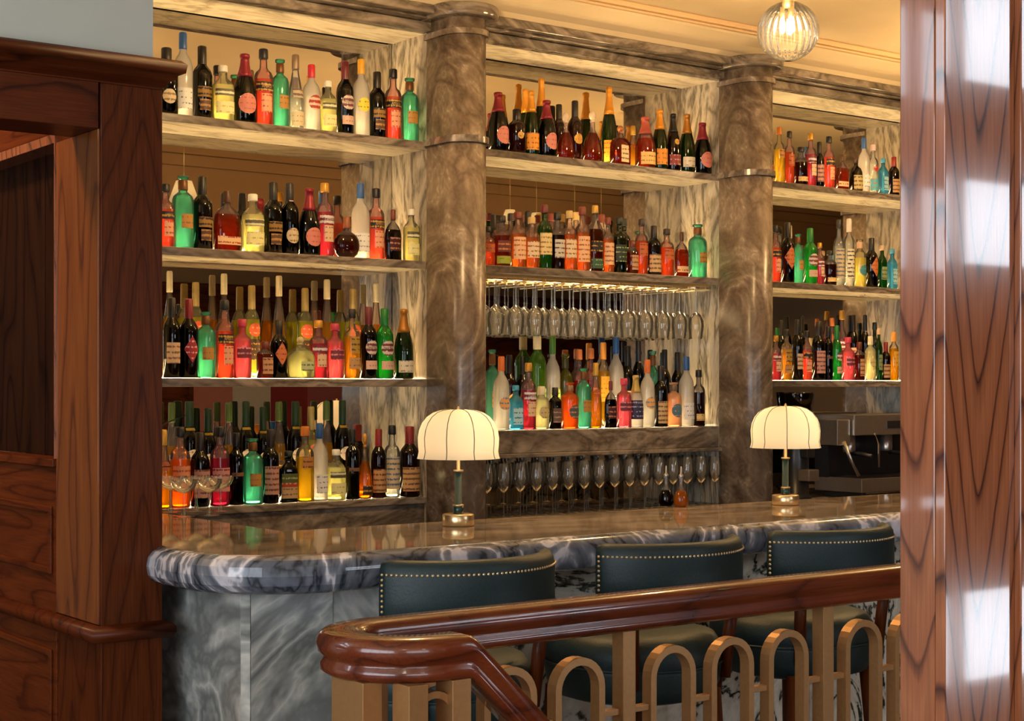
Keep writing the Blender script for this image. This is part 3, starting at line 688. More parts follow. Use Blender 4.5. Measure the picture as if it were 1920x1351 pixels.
# style: profile, liquid glass, cap colour, labels [(shape,z0,z1,halfwidth 0..1,paper)], look, short, extra(depth,superellipse,rot)
def P(name, h, ink='3a2a20', a=.5): return paper('paper_'+name, C(h), C(ink), a)
def K(h, metal=0, r=.4): return plain('cap_'+h, C(h), r, metal)
ST_ = {
 'frost': ('vodka', G('frost', 'f6f2e8', .78), K('1f4c86'), [('rect', .10, .34, .6, P('frostlabel', 'e8e6dc', '6f7f9a', .35))], 'frosted vodka bottle with blue cap', 'frosted bottle', 1, 2, 0),
 'frosty': ('vodka', G('frost', 'f6f2e8', .78), K('d8a02c'), [('round', .40, .09, 0, P('lemon', 'e8d23c', '7a8a30', .3))], 'frosted vodka bottle with yellow cap', 'yellow-capped bottle', 1, 2, 0),
 'frosto': ('vodka', G('frost', 'f6f2e8', .78), K('c8682c'), [('round', .36, .09, 0, P('peach', 'e8a860', '5a8ab0', .5))], 'frosted vodka bottle with orange cap', 'orange-capped bottle', 1, 2, 0),
 'frostg': ('vodka', G('frost', 'f6f2e8', .78), K('4c7a24'), [('round', .36, .09, 0, P('pear', 'b8cc60', '5a8a40', .5))], 'frosted vodka bottle with green cap', 'green-capped bottle', 1, 2, 0),
 'frostr': ('vodka', G('frost', 'f6f2e8', .6), K('c02838'), [('round', .42, .14, 0, P('redprint', 'd8b8a0', 'a03028', .9))], 'white bottle with red cap and round label', 'red-capped bottle', 1, 2, 0),
 'blackg': ('bord', G('black', '120c08', .25), K('15110e'), [('rect', .30, .44, .55, P('goldband', '8a6420', '1a120a', .6)), ('rect', .12, .27, .4, P('darkgold', '4a2c14', 'a07840', .7))], 'black bottle with gold label', 'black-gold bottle', 1, 2, 0),
 'teq': ('square', G('palelime', 'f6f4b0', .5), K('e8e4d0'), [('rect', .44, .56, .8, P('scriptlabel', 'd8d8b0', '54503a', 1.0)), ('rect', .12, .34, .7, P('yelllabel', 'e4e09a', 'c0a860', .3))], 'squarish clear bottle with pale yellow label', 'pale yellow bottle', 1, 4, 0),
 'rose': ('champ', G('darkgreen', '10180a', .15), K('7c2430', .4), [('round', .27, .155, 0, P('pinkround', 'c87868', 'a85850', .25))], 'dark champagne bottle with round pink label', 'pink-label champagne', 1, 2, 0),
 'aper': ('spirit', G('orangered', 'f88064', .34), K('14141a'), [('rect', .44, .56, .85, P('darkband', '181620', 'b89040', .55)), ('rect', .17, .41, .42, P('vase', 'e0a078', 'b04838', .4))], 'orange-red aperitif bottle with black cap', 'orange-red bottle', 1, 2, 0),
 'teal': ('apoth', G('teal', '88e4c8', .28), K('6a4424', .4), [('rect', .27, .46, .42, P('copper', 'b08038', '8a5c20', .4))], 'teal bottle with copper label', 'teal bottle', 1, 2, 0),
 'silver': ('tall', G('clear', 'eef0e6', .25), K('8a7864', .6), [('rect', .42, .54, .6, P('silverlabel', 'b8a890', '6a5a4a', .7)), ('rect', .05, .24, .7, P('cream', 'd8c8a0', '9a8460', .2))], 'clear bottle with silver neck foil', 'silver-foil bottle', 1, 2, 0),
 'verm': ('bord', G('black', '120c08', .25), K('5a1820'), [('round', .43, .12, 0, P('whiteseal', 'c8b8a8', '6a3038', .8)), ('rect', .13, .25, .55, P('pinkcream', 'd0a890', 'a07868', .3))], 'dark vermouth bottle with round white label', 'dark vermouth', 1, 2, 0),
 'vermg': ('bord', G('green', '40b454', .38), K('0c6a28'), [('round', .43, .12, 0, P('whiteseal', 'c8b8a8', '6a3038', .8)), ('rect', .13, .25, .55, P('pinkcream', 'd0a890', 'a07868', .3))], 'bright green vermouth bottle with round label', 'green vermouth', 1, 2, 0),
 'arch': ('arch', G('amber', 'a8481a', .22), K('4a2c18'), [('rect', .10, .24, .72, P('redcream', 'e0b888', 'a04030', .45))], 'arched amber bourbon bottle with low label', 'arched bourbon', .5, 4, 0),
 'bluek': ('bord', G('black', '120c08', .25), K('1a1a20'), [('round', .26, .11, 0, P('creamround', 'c8b490', '806a48', .5)), ('rect', .74, .84, .5, P('neckpaper', 'b89a90', '6a5048', .5))], 'black bottle with small cream round label', 'black bottle', 1, 2, 0),
 'camp': ('spirit', G('crimson', 'd86474', .3), K('b88838', .5), [('rect', .44, .56, .8, P('navyband', '6a2840', 'd8d0c8', .8)), ('rect', .20, .42, .42, P('cream2', 'd8b890', '9a6a58', .4))], 'crimson bitter bottle with cream label', 'crimson bottle', 1, 2, 0),
 'cognac': ('flask', G('brown', '5a2410', .2), K('8a5430'), [], 'round brown flask with tall stopper', 'round flask', .62, 2, 0),
 'darkfl': ('arch', G('deepbrown', '240c08', .2), K('6a3020'), [('rect', .2, .46, .5, P('maroon', '401418', 'a87860', .5))], 'dark arched flask with maroon label', 'dark flask', .5, 2.6, 0),
 'wine': ('bord', G('olive', '2a2a0c', .2), K('181408'), [('rect', .18, .44, .6, P('creamwine', 'c8a884', '7a5a44', .6))], 'dark wine bottle with cream label', 'cream-label bottle', 1, 2, 0),
 'diam': ('bord', G('nearblack', '1c0608', .2), K('7a1c20'), [('diamond', .36, .17, 0, P('reddiamond', '9a2430', 'd8b0a0', .4))], 'dark bottle with red diamond label', 'diamond-label bottle', 1, 2, 0),
 'diamo': ('bord', G('black', '120c08', .25), K('141210'), [('diamond', .42, .2, 0, P('orangediamond', 'c06c38', '8a3a28', .4))], 'black bottle with orange diamond label', 'orange-diamond bottle', 1, 2, 0),
 'pink': ('spirit', G('pink', 'f48c98', .4), K('b83850'), [('rect', .34, .52, .75, P('plumband', '6a2838', 'd08890', .5))], 'pink gin bottle with dark band', 'pink bottle', 1, 2, 0),
 'ambers': ('slim', G('rust', '7a2c12', .25), K('5a2414'), [('rect', .12, .56, .5, P('buff', 'b88a60', '6a4028', .5))], 'small brown bottle with buff label', 'small brown bottle', 1, 2, 0),
 'patron': ('squat', G('smoke', 'd8dcae', .28), K('c8b880'), [('rect', .18, .40, .4, P('paleg', 'b8c090', '5a6a40', .5))], 'squat clear tequila bottle with round stopper', 'squat bottle', 1, 3.4, 0),
 'gold': ('spirit', G('gold', 'e0b040', .4), K('1c1814'), [('rect', .36, .60, .5, P('olivegold', 'a08030', '4a3a1c', .5)), ('rect', .14, .3, .7, P('tan', 'b08a58', '6a4a28', .3))], 'golden tequila bottle with dark cap', 'golden bottle', 1, 3, 0),
 'chamg': ('champ', G('bottlegreen', '284a10', .3), K('a8702c', .5), [('rect', .09, .26, .75, P('white', 'd8ccb0', '8a7a60', .3))], 'green champagne bottle with gold foil', 'gold-foil champagne', 1, 2, 0),
 'chamo': ('champ', G('bottlegreen', '284a10', .3), K('d08a28', .4), [('rect', .08, .34, .8, P('orange', 'd88a20', '8a4a10', .4))], 'green champagne bottle with orange label', 'orange-label champagne', 1, 2, 0),
 'chamk': ('champ', G('deepred', '3a0a10', .2), K('14120e', .3), [('rect', .10, .28, .75, P('dullred', '7a2830', 'c09070', .4)), ('round', .5, .05, 0, P('goldseal', 'c09040', '7a5a20', .2))], 'dark champagne bottle with black foil', 'black-foil champagne', 1, 2, 0),
 'riesl': ('tall', G('honey', 'd8a030', .32), K('e0d0a0'), [('rect', .08, .30, .7, P('tan2', 'a87c40', '5a3a1c', .4))], 'tall honey wine bottle with cream capsule', 'tall honey bottle', 1, 2, 0),
 'ygold': ('bord', G('yellowgreen', 'd8d848', .4), K('b8a060', .5), [('round', .52, .10, 0, P('orangeseal', 'b85030', 'e0a060', .3)), ('rect', .2, .42, .6, P('darkpanel', '30200c', 'a07838', .4))], 'yellow-green bottle with gilt cap', 'yellow-green bottle', 1, 2, 0),
 'greenc': ('tall', G('honey', 'd8a030', .32), K('4a5a20'), [('rect', .18, .40, .6, P('darkpanel', '30200c', 'a07838', .4))], 'golden wine bottle with olive capsule', 'olive-capsule bottle', 1, 2, 0),
 'dgreen': ('bord', G('nearblack2', '1a0e06', .2), K('14300c'), [('round', .45, .10, 0, P('greyround', 'a89888', '6a5a4a', .3)), ('rect', .715, .74, .8, P('goldneck', 'b89028', '8a6a18', .1))], 'dark wine bottle with green capsule', 'green-capsule bottle', 1, 2, 0),
 'orange': ('spirit', G('orange', 'ff9040', .42), K('141210'), [('rect', .2, .52, .7, P('peachlabel', 'd88a60', 'a04830', .5))], 'bright orange liqueur bottle with black cap', 'bright orange bottle', 1, 2, 0),
 'orangeb': ('apoth', G('orange', 'ff9040', .42), K('8a6a4a', .3), [('round', .36, .15, 0, P('slate', '4a5058', 'c08040', .4))], 'broad orange bottle with slate round label', 'broad orange bottle', 1, 2, 0),
 'magen': ('spirit', G('magenta', 'c04868', .36), K('1a120e'), [('rect', .18, .48, .75, P('mauve', 'c88a84', '7a3038', .5))], 'magenta liqueur bottle with mauve label', 'magenta bottle', 1, 2, 0),
 'redw': ('bord', G('winered', '3a080a', .2), K('7a1c18'), [('rect', .08, .42, .8, P('parchment', 'b88c58', '6a4424', .6))], 'dark wine bottle with parchment label', 'parchment-label bottle', 1, 2, 0),
 'pinkw': ('bord', G('black', '120c08', .25), K('1c100c'), [('rect', .12, .50, .8, P('rosepaper', 'b88878', '6a4038', .6))], 'dark bottle with dusty rose label', 'rose-label bottle', 1, 2, 0),
 'slimk': ('slim', G('black', '120c08', .25), K('100c0c'), [('rect', .40, .45, .7, P('thinband', '6a4a30', '3a2418', .2))], 'slim black bottle with thin label', 'slim black bottle', 1, 2, 0),
 'herb': ('square', G('forest', '0c1a0a', .2), K('0c1c10'), [('rect', .08, .30, .72, P('buff2', 'b89868', '7a5a38', .4)), ('rect', .30, .38, .72, P('brick', 'a03818', 'd89858', .3)), ('rect', .38, .56, .72, P('mossp', '4a5228', '98a050', .5))], 'square dark green herbal liqueur bottle', 'dark green bottle', .6, 5, 0),
 'whitel': ('spirit', G('clear', 'eef0e6', .35), K('181412'), [('rect', .12, .56, .75, P('ivory', 'c8b088', '5a6a80', .6))], 'clear bottle with long ivory label', 'ivory-label bottle', 1, 2, 0),
 'ornate': ('decanter', G('goldamber', 'd88c28', .3), K('c8903c', .5), [('rect', .06, .2, .6, P('black2', '2a1a0c', 'b08848', .5))], 'ornate amber decanter bottle', 'ornate amber bottle', 1, 2, 0),
 'xo': ('decanter', G('cognac', '9a3c1c', .22), K('d8c0a0', 0, .15), [], 'bell-shaped cognac decanter with glass stopper', 'cognac decanter', .7, 2, 0),
 'vsop': ('squat', G('cognac', '9a3c1c', .22), K('a86840', .3), [('rect', .08, .50, .34, P('creamstrip', 'e0c898', '7a5a3a', .5))], 'broad cognac bottle with cream strip label', 'broad cognac', .6, 3, 0),
 'courv': ('champ', G('cognac2', 'b04828', .25), K('a04838'), [('rect', .06, .30, .8, P('straw', 'e0b868', '9a6a38', .4))], 'amber cognac bottle with straw label', 'straw-label cognac', 1, 2, 0),
 'napo': ('bord', G('brown2', '4a1c0c', .25), K('16100c'), [('round', .4, .08, 0, P('goldseal', 'c09040', '7a5a20', .2))], 'brown cognac bottle with black cap', 'brown cognac', 1, 2, 0),
 'whis': ('spirit', G('whisky', 'dc8c4c', .3), K('6a2c1c'), [('rect', .14, .54, .75, P('peachpaper', 'e0b080', '9a5a3a', .5))], 'amber whisky bottle with peach label', 'peach-label whisky', 1, 2, 0),
 'whisc': ('spirit', G('whisky', 'dc8c4c', .3), K('c8a868'), [('rect', .20, .52, .75, P('ivory2', 'd8c098', '8a5a30', .5))], 'amber whisky bottle with ivory label', 'ivory-label whisky', 1, 2, 0),
 'whisg': ('spirit', G('whiskyred', '8a2c14', .28), K('221410'), [('rect', .05, .20, .8, P('limelabel', '8a9a28', '5a6a18', .2)), ('rect', .28, .5, .7, P('burgundy', '5a2018', 'b87848', .5))], 'red-amber whisky bottle with lime band', 'lime-band whisky', 1, 2, 0),
 'jame': ('spirit', G('irishgreen', '2c6a1c', .35), K('5a1820'), [('rect', .22, .56, .75, P('creamy', 'd8c080', '8a7040', .5))], 'green whiskey bottle with cream label', 'green whiskey', 1, 2, 0),
 'jamed': ('spirit', G('deepgreen', '0c300c', .3), K('0c1810'), [('rect', .2, .5, .7, P('darkgreenp', '142818', '8a9a68', .4))], 'dark green whisky bottle', 'dark green whisky', 1, 2, 0),
 'whisw': ('spirit', G('darkwh', '3a1008', .25), K('14100e'), [('rect', .20, .52, .75, P('greywhite', 'c0b8a8', '4a4038', .5))], 'dark whisky bottle with grey-white label', 'grey-label whisky', 1, 2, 0),
 'whisk': ('square', G('amberdark', '6a2c0c', .28), K('c09848', .4), [('rect', .30, .46, .9, P('slant', '141010', 'b08838', .4)), ('rect', .05, .2, .8, P('greenlow', '28503a', '98a070', .3))], 'tall square whisky bottle with black band', 'black-band whisky', 1, 5, 0),
 'redamb': ('spirit', G('redamber', 'dc7444', .34), K('201410'), [('rect', .34, .56, .6, P('rustp', 'b05a28', '6a2c14', .4))], 'red-amber spirit bottle with rust label', 'red-amber bottle', 1, 2, 0),
 'bluegin': ('square', G('paleblue', '68b8d8', .4), K('3a8ab0'), [('rect', .12, .5, .5, P('icelabel', 'a8d0d8', '3a7a9a', .4))], 'pale blue square gin bottle', 'pale blue bottle', .8, 5, 0),
 'creamo': ('slim', G('creamglass', 'f0ecc0', .6), K('d8d0a8'), [('round', .40, .15, 0, P('ovalbuff', 'c0b078', '8a7a48', .4))], 'cream bottle with oval label', 'cream bottle', 1, 2, 0),
 'dropp': ('slim', G('deepbrown', '240c08', .2), K('1a0e0a'), [('rect', .16, .50, .7, P('greybrown', '5a4640', 'a88a70', .4))], 'small dark brown bitters bottle', 'bitters bottle', 1, 2, 0),
 'golds': ('tall', G('goldsl', 'e0a428', .42), K('c89a3c', .3), [('round', .54, .06, 0, P('rustseal', 'a04820', 'd89848', .3))], 'slender golden liqueur bottle', 'slender golden bottle', 1, 2, 0),
 'blul': ('champ', G('frost', 'f6f2e8', .6), K('b8a058', .3), [('rect', .16, .52, .9, P('navy', '28284a', '98a0c0', .4))], 'pale bottle with navy label', 'navy-label bottle', 1, 2, 0),
 'darkc': ('bord', G('black', '120c08', .25), K('100c0c'), [('rect', .06, .42, .8, P('sand', 'c0a070', '6a4a2c', .6))], 'black bottle with sand label', 'sand-label bottle', 1, 2, 0),
 'peachr': ('apoth', G('peach', 'f8c8a0', .6), K('6a5a4a', .3), [('round', .36, .15, 0, P('slate2', '4a6878', 'b0a080', .3))], 'peach bottle with slate round label', 'peach bottle', 1, 2, 0),
 'rum': ('spirit', G('rumbrown', '4a140a', .28), K('14100e'), [('rect', .10, .22, .8, P('butter', 'd8b870', '9a6a38', .3))], 'dark rum bottle with buttery label', 'dark rum', 1, 2, 0),
 'lime': ('apoth', G('lime', '70a830', .42), K('d8c8a0'), [('rect', .2, .4, .5, P('mint', '90b070', '4a7a30', .5))], 'lime green liqueur bottle', 'lime green bottle', 1, 2, 0),
 'olive': ('apoth', G('olivegr', '8a8a18', .35), K('3a3a14'), [], 'olive green rounded bottle', 'olive bottle', 1, 2, 0),
 'redl': ('spirit', G('red', 'c03018', .4), K('b86a30'), [('rect', .2, .5, .7, P('redp', 'a03828', 'd89868', .4))], 'red liqueur bottle', 'red bottle', 1, 2, 0),
 'yell': ('slim', G('yellow', 'e0b020', .45), K('d89038'), [('rect', .3, .6, .6, P('yellp', 'd8a030', 'a06018', .3))], 'slim yellow liqueur bottle', 'slim yellow bottle', 1, 2, 0),
 'limon': ('spirit', G('lemonglass', 'e8c848', .5), K('b86a24'), [('rect', .45, .60, .5, P('tanp', 'b07838', '6a4020', .5))], 'yellow liqueur bottle with orange cap', 'yellow bottle', 1, 2, 0),
 'bail': ('squat', G('cocoa', '2a1608', .25), K('3a1c14'), [('rect', .05, .46, .85, P('khaki', 'b8a468', '5a4a24', .6))], 'dark cream-liqueur bottle with khaki label', 'khaki-label bottle', 1, 2, 0),
 'bacar': ('spirit', G('clear', 'eef0e6', .35), K('d8b8b0'), [('rect', .06, .30, .8, P('aqua', '4aa8b8', 'c05838', .3)), ('round', .50, .06, 0, P('redspot', 'a82c24', 'd8c8b0', .2))], 'white rum bottle with aqua label', 'aqua-label rum', 1, 2, 0),
 'tallw': ('slim', G('clear', 'eef0e6', .4), K('d8cab8'), [('rect', .12, .55, .7, P('whitep', 'd8d0b0', '3a3024', .5))], 'tall white gin bottle with pale cap', 'tall white bottle', 1, 2, 0),
 'yround': ('apoth', G('straw', 'e8dc80', .5), K('c8a080'), [('round', .34, .16, 0, P('tealround', '3a7a84', '98b0a0', .2))], 'straw-coloured bottle with teal round label', 'straw bottle', 1, 2, 0),
 'greenb': ('square', G('ggreen', '1c6a20', .35), K('c8a888'), [('rect', .2, .5, .6, P('mintgrey', '8a9a6a', '4a5a30', .5))], 'green square gin bottle', 'green gin', .8, 4, 0),
}
TXT = {'camp': ('CAMPARI', .50, 'd8d0c8', 'navyband'), 'verm': ('MARTINI', .43, '3a1a20', None), 'vermg': ('MARTINI', .43, '3a1a20', None), 'aper': ('APEROL', .50, 'c8a050', None)}
txtmesh = {}
def text_mesh(s):
    if s in txtmesh: return txtmesh[s]
    cu = bpy.data.curves.new('t', 'FONT'); cu.body = s; cu.size = 1; cu.align_x = 'CENTER'; cu.align_y = 'CENTER'; cu.resolution_u = 2
    o = bpy.data.objects.new('t', cu); COL.objects.link(o)
    dg = bpy.context.evaluated_depsgraph_get(); me = bpy.data.meshes.new_from_object(o.evaluated_get(dg))
    vs = [tuple(v.co) for v in me.vertices]; fs = [tuple(p.vertices) for p in me.polygons]
    bpy.data.objects.remove(o, do_unlink=True); bpy.data.curves.remove(cu); bpy.data.meshes.remove(me)
    w = max(v[0] for v in vs)-min(v[0] for v in vs); vs = [(v[0]/w, v[1]/w) for v in vs]
    txtmesh[s] = (vs, fs); return txtmesh[s]
def radf(dirx, diry, R, dep, e):
    ca, sa = dirx, diry; q = 1 if e == 2 else (abs(ca)**e+abs(sa)**e)**(-1/e)
    return R*q*ca, R*q*sa*dep
def prof_r(pr, z):
    for (r0, z0), (r1, z1) in zip(pr, pr[1:]):
        if z0 <= z <= z1 and z1 > z0: return r0+(r1-r0)*(z-z0)/(z1-z0)
    return pr[-1][0]
def bottle(x, y, z, h, r, style, label, group, small=False):
    pn, liq, cap, labs, look, short, dep, e, rot = ST_[style]
    pr = PROF[pn]
    t = thing('liquor_bottle', (x, y, z), label, 'bottle', group, random.uniform(-.18, .12))
    n_ = 20 if e == 2 else 28
    fill = .62 if pn not in ('flask', 'decanter') else .56
    # refine profile at the fill line
    P2 = [(a*r, b*h) for a, b in pr]
    P2 = [(0, .0004)]+[(P2[0][0], .0004)]+P2[1:]
    body = MB().lathe(P2, n_, sx=1, sy=dep, e=e, mifn=lambda zz: 0 if zz < fill*h else 1)
    gm = liq if style in ('rose', 'chamo', 'chamg', 'chamk', 'blackg', 'verm', 'vermg', 'teal', 'frost', 'frosty', 'frosto', 'frostg', 'frostr', 'wine', 'diam', 'diamo', 'dgreen', 'slimk', 'herb', 'jame', 'jamed', 'bluek', 'pinkw', 'redw', 'darkc', 'lime', 'olive', 'creamo', 'bail', 'dropp', 'orangeb', 'peachr', 'napo', 'blul', 'greenb', 'bluegin', 'pink') \
        else glass(liq.name+'_neck', tuple(1-(1-c)*.35 for c in gcol(liq)), .14)
    body.build('glass_body', [liq, gm], t)
    c0, c1, cr = CAPS[pn]; cm = MB(); ce = 2
    if cr == 0:      # foil follows the neck
        q = [(prof_r(pr, c0+(.93-c0)*k/5)*r*1.05+.0006, (c0+(.93-c0)*k/5)*h) for k in range(6)]
        q += [(r*.40, .935*h), (r*.42, .96*h), (r*.40, .99*h), (r*.2, 1*h), (0, 1*h)]
        cm.lathe([(q[0][0]-.0005, q[0][1])]+q, 18, cap=False)
    elif cr < 0:     # ball stopper
        q = [(r*.24, c0*h)]; hh = (c1-c0)*h; R_ = -cr*r
        q += [(r*.24, (c0+.03)*h)]+[(R_*sin(pi*(.15+.85*k/8)), c0*h+.03*h+(hh-.03*h)*(1-cos(pi*(.15+.85*k/8)))/2) for k in range(9)]
        cm.lathe(q, 18)
    else:
        q = [(cr*r+.0006, c0*h), (cr*r+.0012, (c0+.01)*h), (cr*r+.0008, (c1-.015)*h), (cr*r*.85, c1*h)]
        cm.lathe([(0, c0*h)]+q+[(0, c1*h)], 18)
    cm.build('neck_wrap' if pn == 'apoth' else 'cap', cap, t)
    first_lab = None
    for (shp, a, b, hw, mat) in labs:
        lb = MB(); off = .0007
        def put(u, zz):   # u metres along the front, zz height
            R_ = prof_r(pr, min(.97, max(.0, zz/h)))*r; th = -pi/2+u/max(R_, .002)
            if e > 2:
                th = max(-pi+.35, min(-.35, -pi/2+u/r*.9))
            px_, py_ = radf(cos(th), sin(th), R_, dep, e); l = sqrt(px_**2+py_**2) or 1
            return (px_*(1+off/l), py_*(1+off/l), zz)
        if shp == 'rect':
            R_ = prof_r(pr, (a+b)/2)*r; U = hw*R_*1.45; nx, nz = 10, 4
            vs = [put(-U+2*U*i/nx, (a+(b-a)*j/nz)*h) for j in range(nz+1) for i in range(nx+1)]
            fs = [(j*(nx+1)+i, j*(nx+1)+i+1, (j+1)*(nx+1)+i+1, (j+1)*(nx+1)+i) for j in range(nz) for i in range(nx)]
        else:
            zc = a*h; rad = b*h if shp == 'diamond' else min(b*h, r*.85); k_ = 16; rings = 3
            vs = [put(0, zc)]; fs = []
            for g in range(1, rings+1):
                for i in range(k_):
                    al = 2*pi*i/k_
                    if shp == 'round': u, w = cos(al), sin(al)
                    else:
                        q_ = abs(cos(al))+abs(sin(al)); u, w = cos(al)/q_*.62, sin(al)/q_
                    vs.append(put(u*rad*g/rings, zc+w*rad*g/rings))
            fs = [(0, 1+i, 1+(i+1) % k_) for i in range(k_)]
            for g in range(rings-1):
                for i in range(k_):
                    p_, q_ = 1+g*k_+i, 1+g*k_+(i+1) % k_; fs.append((p_, p_+k_, q_+k_, q_))
        lb.add(vs, fs, 0, True); lo_ = lb.build('label', mat, t); first_lab = first_lab or lo_
    if style in TXT and not small:
        s_, zc, colr, _ = TXT[style]; tv, tf = text_mesh(s_); wd = r*1.15
        def put2(u, zz):
            th = -pi/2+u/r; return ((r+.0014)*cos(th), (r+.0014)*sin(th), zz)
        MB().add([put2(v[0]*wd, zc*h+v[1]*wd*1.3) for v in tv], tf).build('lettering', plain('ink_'+colr, C(colr), .5), first_lab)
    return t
def gcol(mat):
    for nd in mat.node_tree.nodes:
        if nd.type == 'VALTORGB': return tuple(nd.color_ramp.elements[0].color)[:3]
ROWS = []
def row(shelfname, z, Y, items, small=False, back=False, leftmost=None): ROWS.append((shelfname, z, Y, items, small, back))
YF, YB_ = 5.80, 5.965
row('top left shelf', ZS[0], YF, [(312, 90, 40, 'bluek'), (343, 58, 34, 'frost'), (379, 84, 35, 'blackg'), (418, 123, 40, 'teq'), (459, 101, 41, 'rose'), (494, 91, 33, 'aper'), (525, 108, 31, 'teal'),
    (554, 101, 28, 'silver'), (584, 120, 31, 'frostr'), (615, 152, 30, 'teq'), (647, 115, 30, 'verm'), (677, 111, 30, 'frosty'), (707, 135, 31, 'blackg'), (737, 130, 29, 'aper'), (768, 145, 32, 'teal')])
row('second left shelf', ZS[1], YF, [(310, 345, 30, 'aper'), (343, 327, 37, 'teal'), (379, 330, 35, 'blackg'), (426, 358, 55, 'arch'), (474, 364, 40, 'teq'), (512, 342, 34, 'blackg'), (543, 343, 31, 'bluek'),
    (580, 353, 38, 'rose'), (609, 342, 31, 'camp'), (650, 406, 50, 'cognac'), (676, 340, 32, 'frost'), (705, 350, 29, 'aper'), (737, 391, 37, 'darkfl'), (771, 392, 28, 'teq')])
row('third left shelf', ZS[2], YF, [(322, 558, 30, 'wine'), (354, 560, 32, 'diam'), (386, 582, 35, 'teal'), (421, 562, 32, 'aper'), (454, 598, 32, 'pink'), (497, 640, 29, 'ambers'), (523, 600, 30, 'diamo'),
    (563, 631, 52, 'patron'), (597, 600, 31, 'camp'), (628, 606, 31, 'pink'), (660, 579, 29, 'gold'), (691, 575, 29, 'verm'), (721, 578, 31, 'vermg'), (757, 579, 34, 'chamg')])
row('third left shelf', ZS[2], YB_, [(318, 508, 23, 'riesl'), (367, 529, 28, 'ygold'), (420, 513, 25, 'riesl'), (472, 535, 28, 'ygold'), (523, 517, 25, 'riesl'), (572, 540, 28, 'ygold'), (613, 524, 25, 'riesl'), (662, 541, 27, 'ygold'), (705, 531, 24, 'riesl')], back=True)
row('bottom left worktop', ZB, YF, [(305, 805, 34, 'golds'), (337, 800, 36, 'orange'), (375, 810, 33, 'pinkw'), (412, 799, 34, 'magen'), (443, 811, 26, 'slimk'), (474, 819, 35, 'teal'), (507, 804, 29, 'pinkw'), (541, 845, 35, 'herb'),
    (572, 799, 31, 'limon'), (599, 793, 29, 'frost'), (630, 842, 34, 'teq'), (661, 804, 24, 'slimk'), (684, 812, 27, 'ornate'), (710, 804, 26, 'redw'), (735, 797, 27, 'whitel'), (768, 799, 35, 'redw')])
row('bottom left worktop', ZB, YB_, [(355, 752, 34, 'dgreen'), (322, 754, 26, 'greenc'), (390, 765, 28, 'dgreen'), (429, 754, 27, 'greenc'), (461, 752, 30, 'dgreen'), (493, 762, 27, 'dgreen'), (523, 753, 27, 'greenc'), (554, 752, 30, 'dgreen'), (583, 762, 27, 'ygold'), (612, 752, 27, 'greenc'), (642, 750, 28, 'dgreen')], back=True)
row('top middle shelf', ZS[0], YF, [(934, 173, 36, 'rose'), (969, 205, 33, 'napo'), (996, 170, 27, 'chamo'), (1025, 188, 34, 'rose'), (1061, 211, 35, 'xo'), (1111, 208, 38, 'xo'), (1163, 235, 46, 'vsop'),
    (1210, 219, 35, 'courv'), (1237, 205, 27, 'chamo'), (1262, 213, 26, 'chamk'), (1288, 214, 28, 'chamg'), (1317, 230, 32, 'rose')])
row('top middle shelf', ZS[0], 5.93, [(985, 167, 25, 'chamo'), (1015, 147, 26, 'chamo'), (1048, 196, 24, 'napo'), (1078, 189, 26, 'napo'), (1142, 163, 28, 'chamo'), (1187, 236, 18, 'golds')], back=True)
row('second middle shelf', ZS[1], YF, [(914, 425, 26, 'redamb'), (940, 404, 32, 'whisg'), (971, 397, 28, 'whis'), (997, 407, 27, 'whisc'), (1021, 384, 26, 'jame'), (1045, 398, 26, 'whisw'), (1068, 395, 25, 'whisc'), (1092, 388, 26, 'whis'),
    (1116, 385, 26, 'whisk'), (1140, 408, 21, 'whis'), (1161, 407, 26, 'jamed'), (1185, 451, 22, 'ambers'), (1203, 410, 22, 'redamb'), (1226, 423, 25, 'darkc'), (1250, 429, 25, 'redamb'), (1278, 435, 29, 'arch'), (1308, 419, 32, 'teal')])
row('second middle shelf', ZS[1], YB_, [(925, 402, 24, 'napo'), (958, 400, 24, 'whisg'), (990, 396, 24, 'napo'), (1034, 400, 24, 'whis'), (1080, 398, 24, 'whisc'), (1128, 402, 24, 'whis'), (1170, 410, 23, 'jamed')], back=True)
row('middle ledge', ZMID, YF, [(940, 668, 28, 'frosto'), (967, 722, 28, 'bluegin'), (991, 680, 26, 'camp'), (1015, 724, 27, 'creamo'), (1041, 726, 22, 'dropp'), (1068, 715, 31, 'orangeb'), (1094, 688, 27, 'teal'),
    (1117, 680, 21, 'golds'), (1145, 714, 27, 'darkfl'), (1170, 709, 26, 'pink'), (1192, 703, 26, 'blul'), (1214, 674, 25, 'frosto'), (1239, 685, 24, 'darkc'), (1263, 715, 28, 'peachr'), (1287, 668, 26, 'frost'), (1310, 693, 22, 'rum')])
row('middle ledge', ZMID, YB_, [(923, 652, 25, 'teal'), (955, 665, 24, 'napo'), (980, 668, 24, 'wine'), (1007, 616, 31, 'lime'), (1036, 630, 27, 'frostg'), (1060, 661, 26, 'olive'), (1086, 655, 22, 'redl'), (1108, 653, 22, 'redl'), (1131, 642, 22, 'yell'), (1155, 630, 27, 'frost'),
    (1177, 648, 23, 'wine'), (1197, 638, 22, 'bluek'), (1224, 655, 23, 'teal'), (1246, 655, 22, 'darkc'), (1270, 660, 22, 'wine')], back=True)
row('top right shelf', ZS[0], YF, [(1461, 239, 19, 'limon'), (1480, 246, 18, 'redamb'), (1501, 276, 25, 'rum'), (1520, 250, 20, 'camp'), (1536, 266, 17, 'pinkw'), (1554, 256, 20, 'aper'), (1579, 289, 28, 'arch'), (1605, 294, 23, 'bail'), (1620, 258, 20, 'frost'),
    (1637, 271, 18, 'bacar'), (1656, 297, 20, 'bluegin'), (1676, 294, 19, 'redw')], small=True)
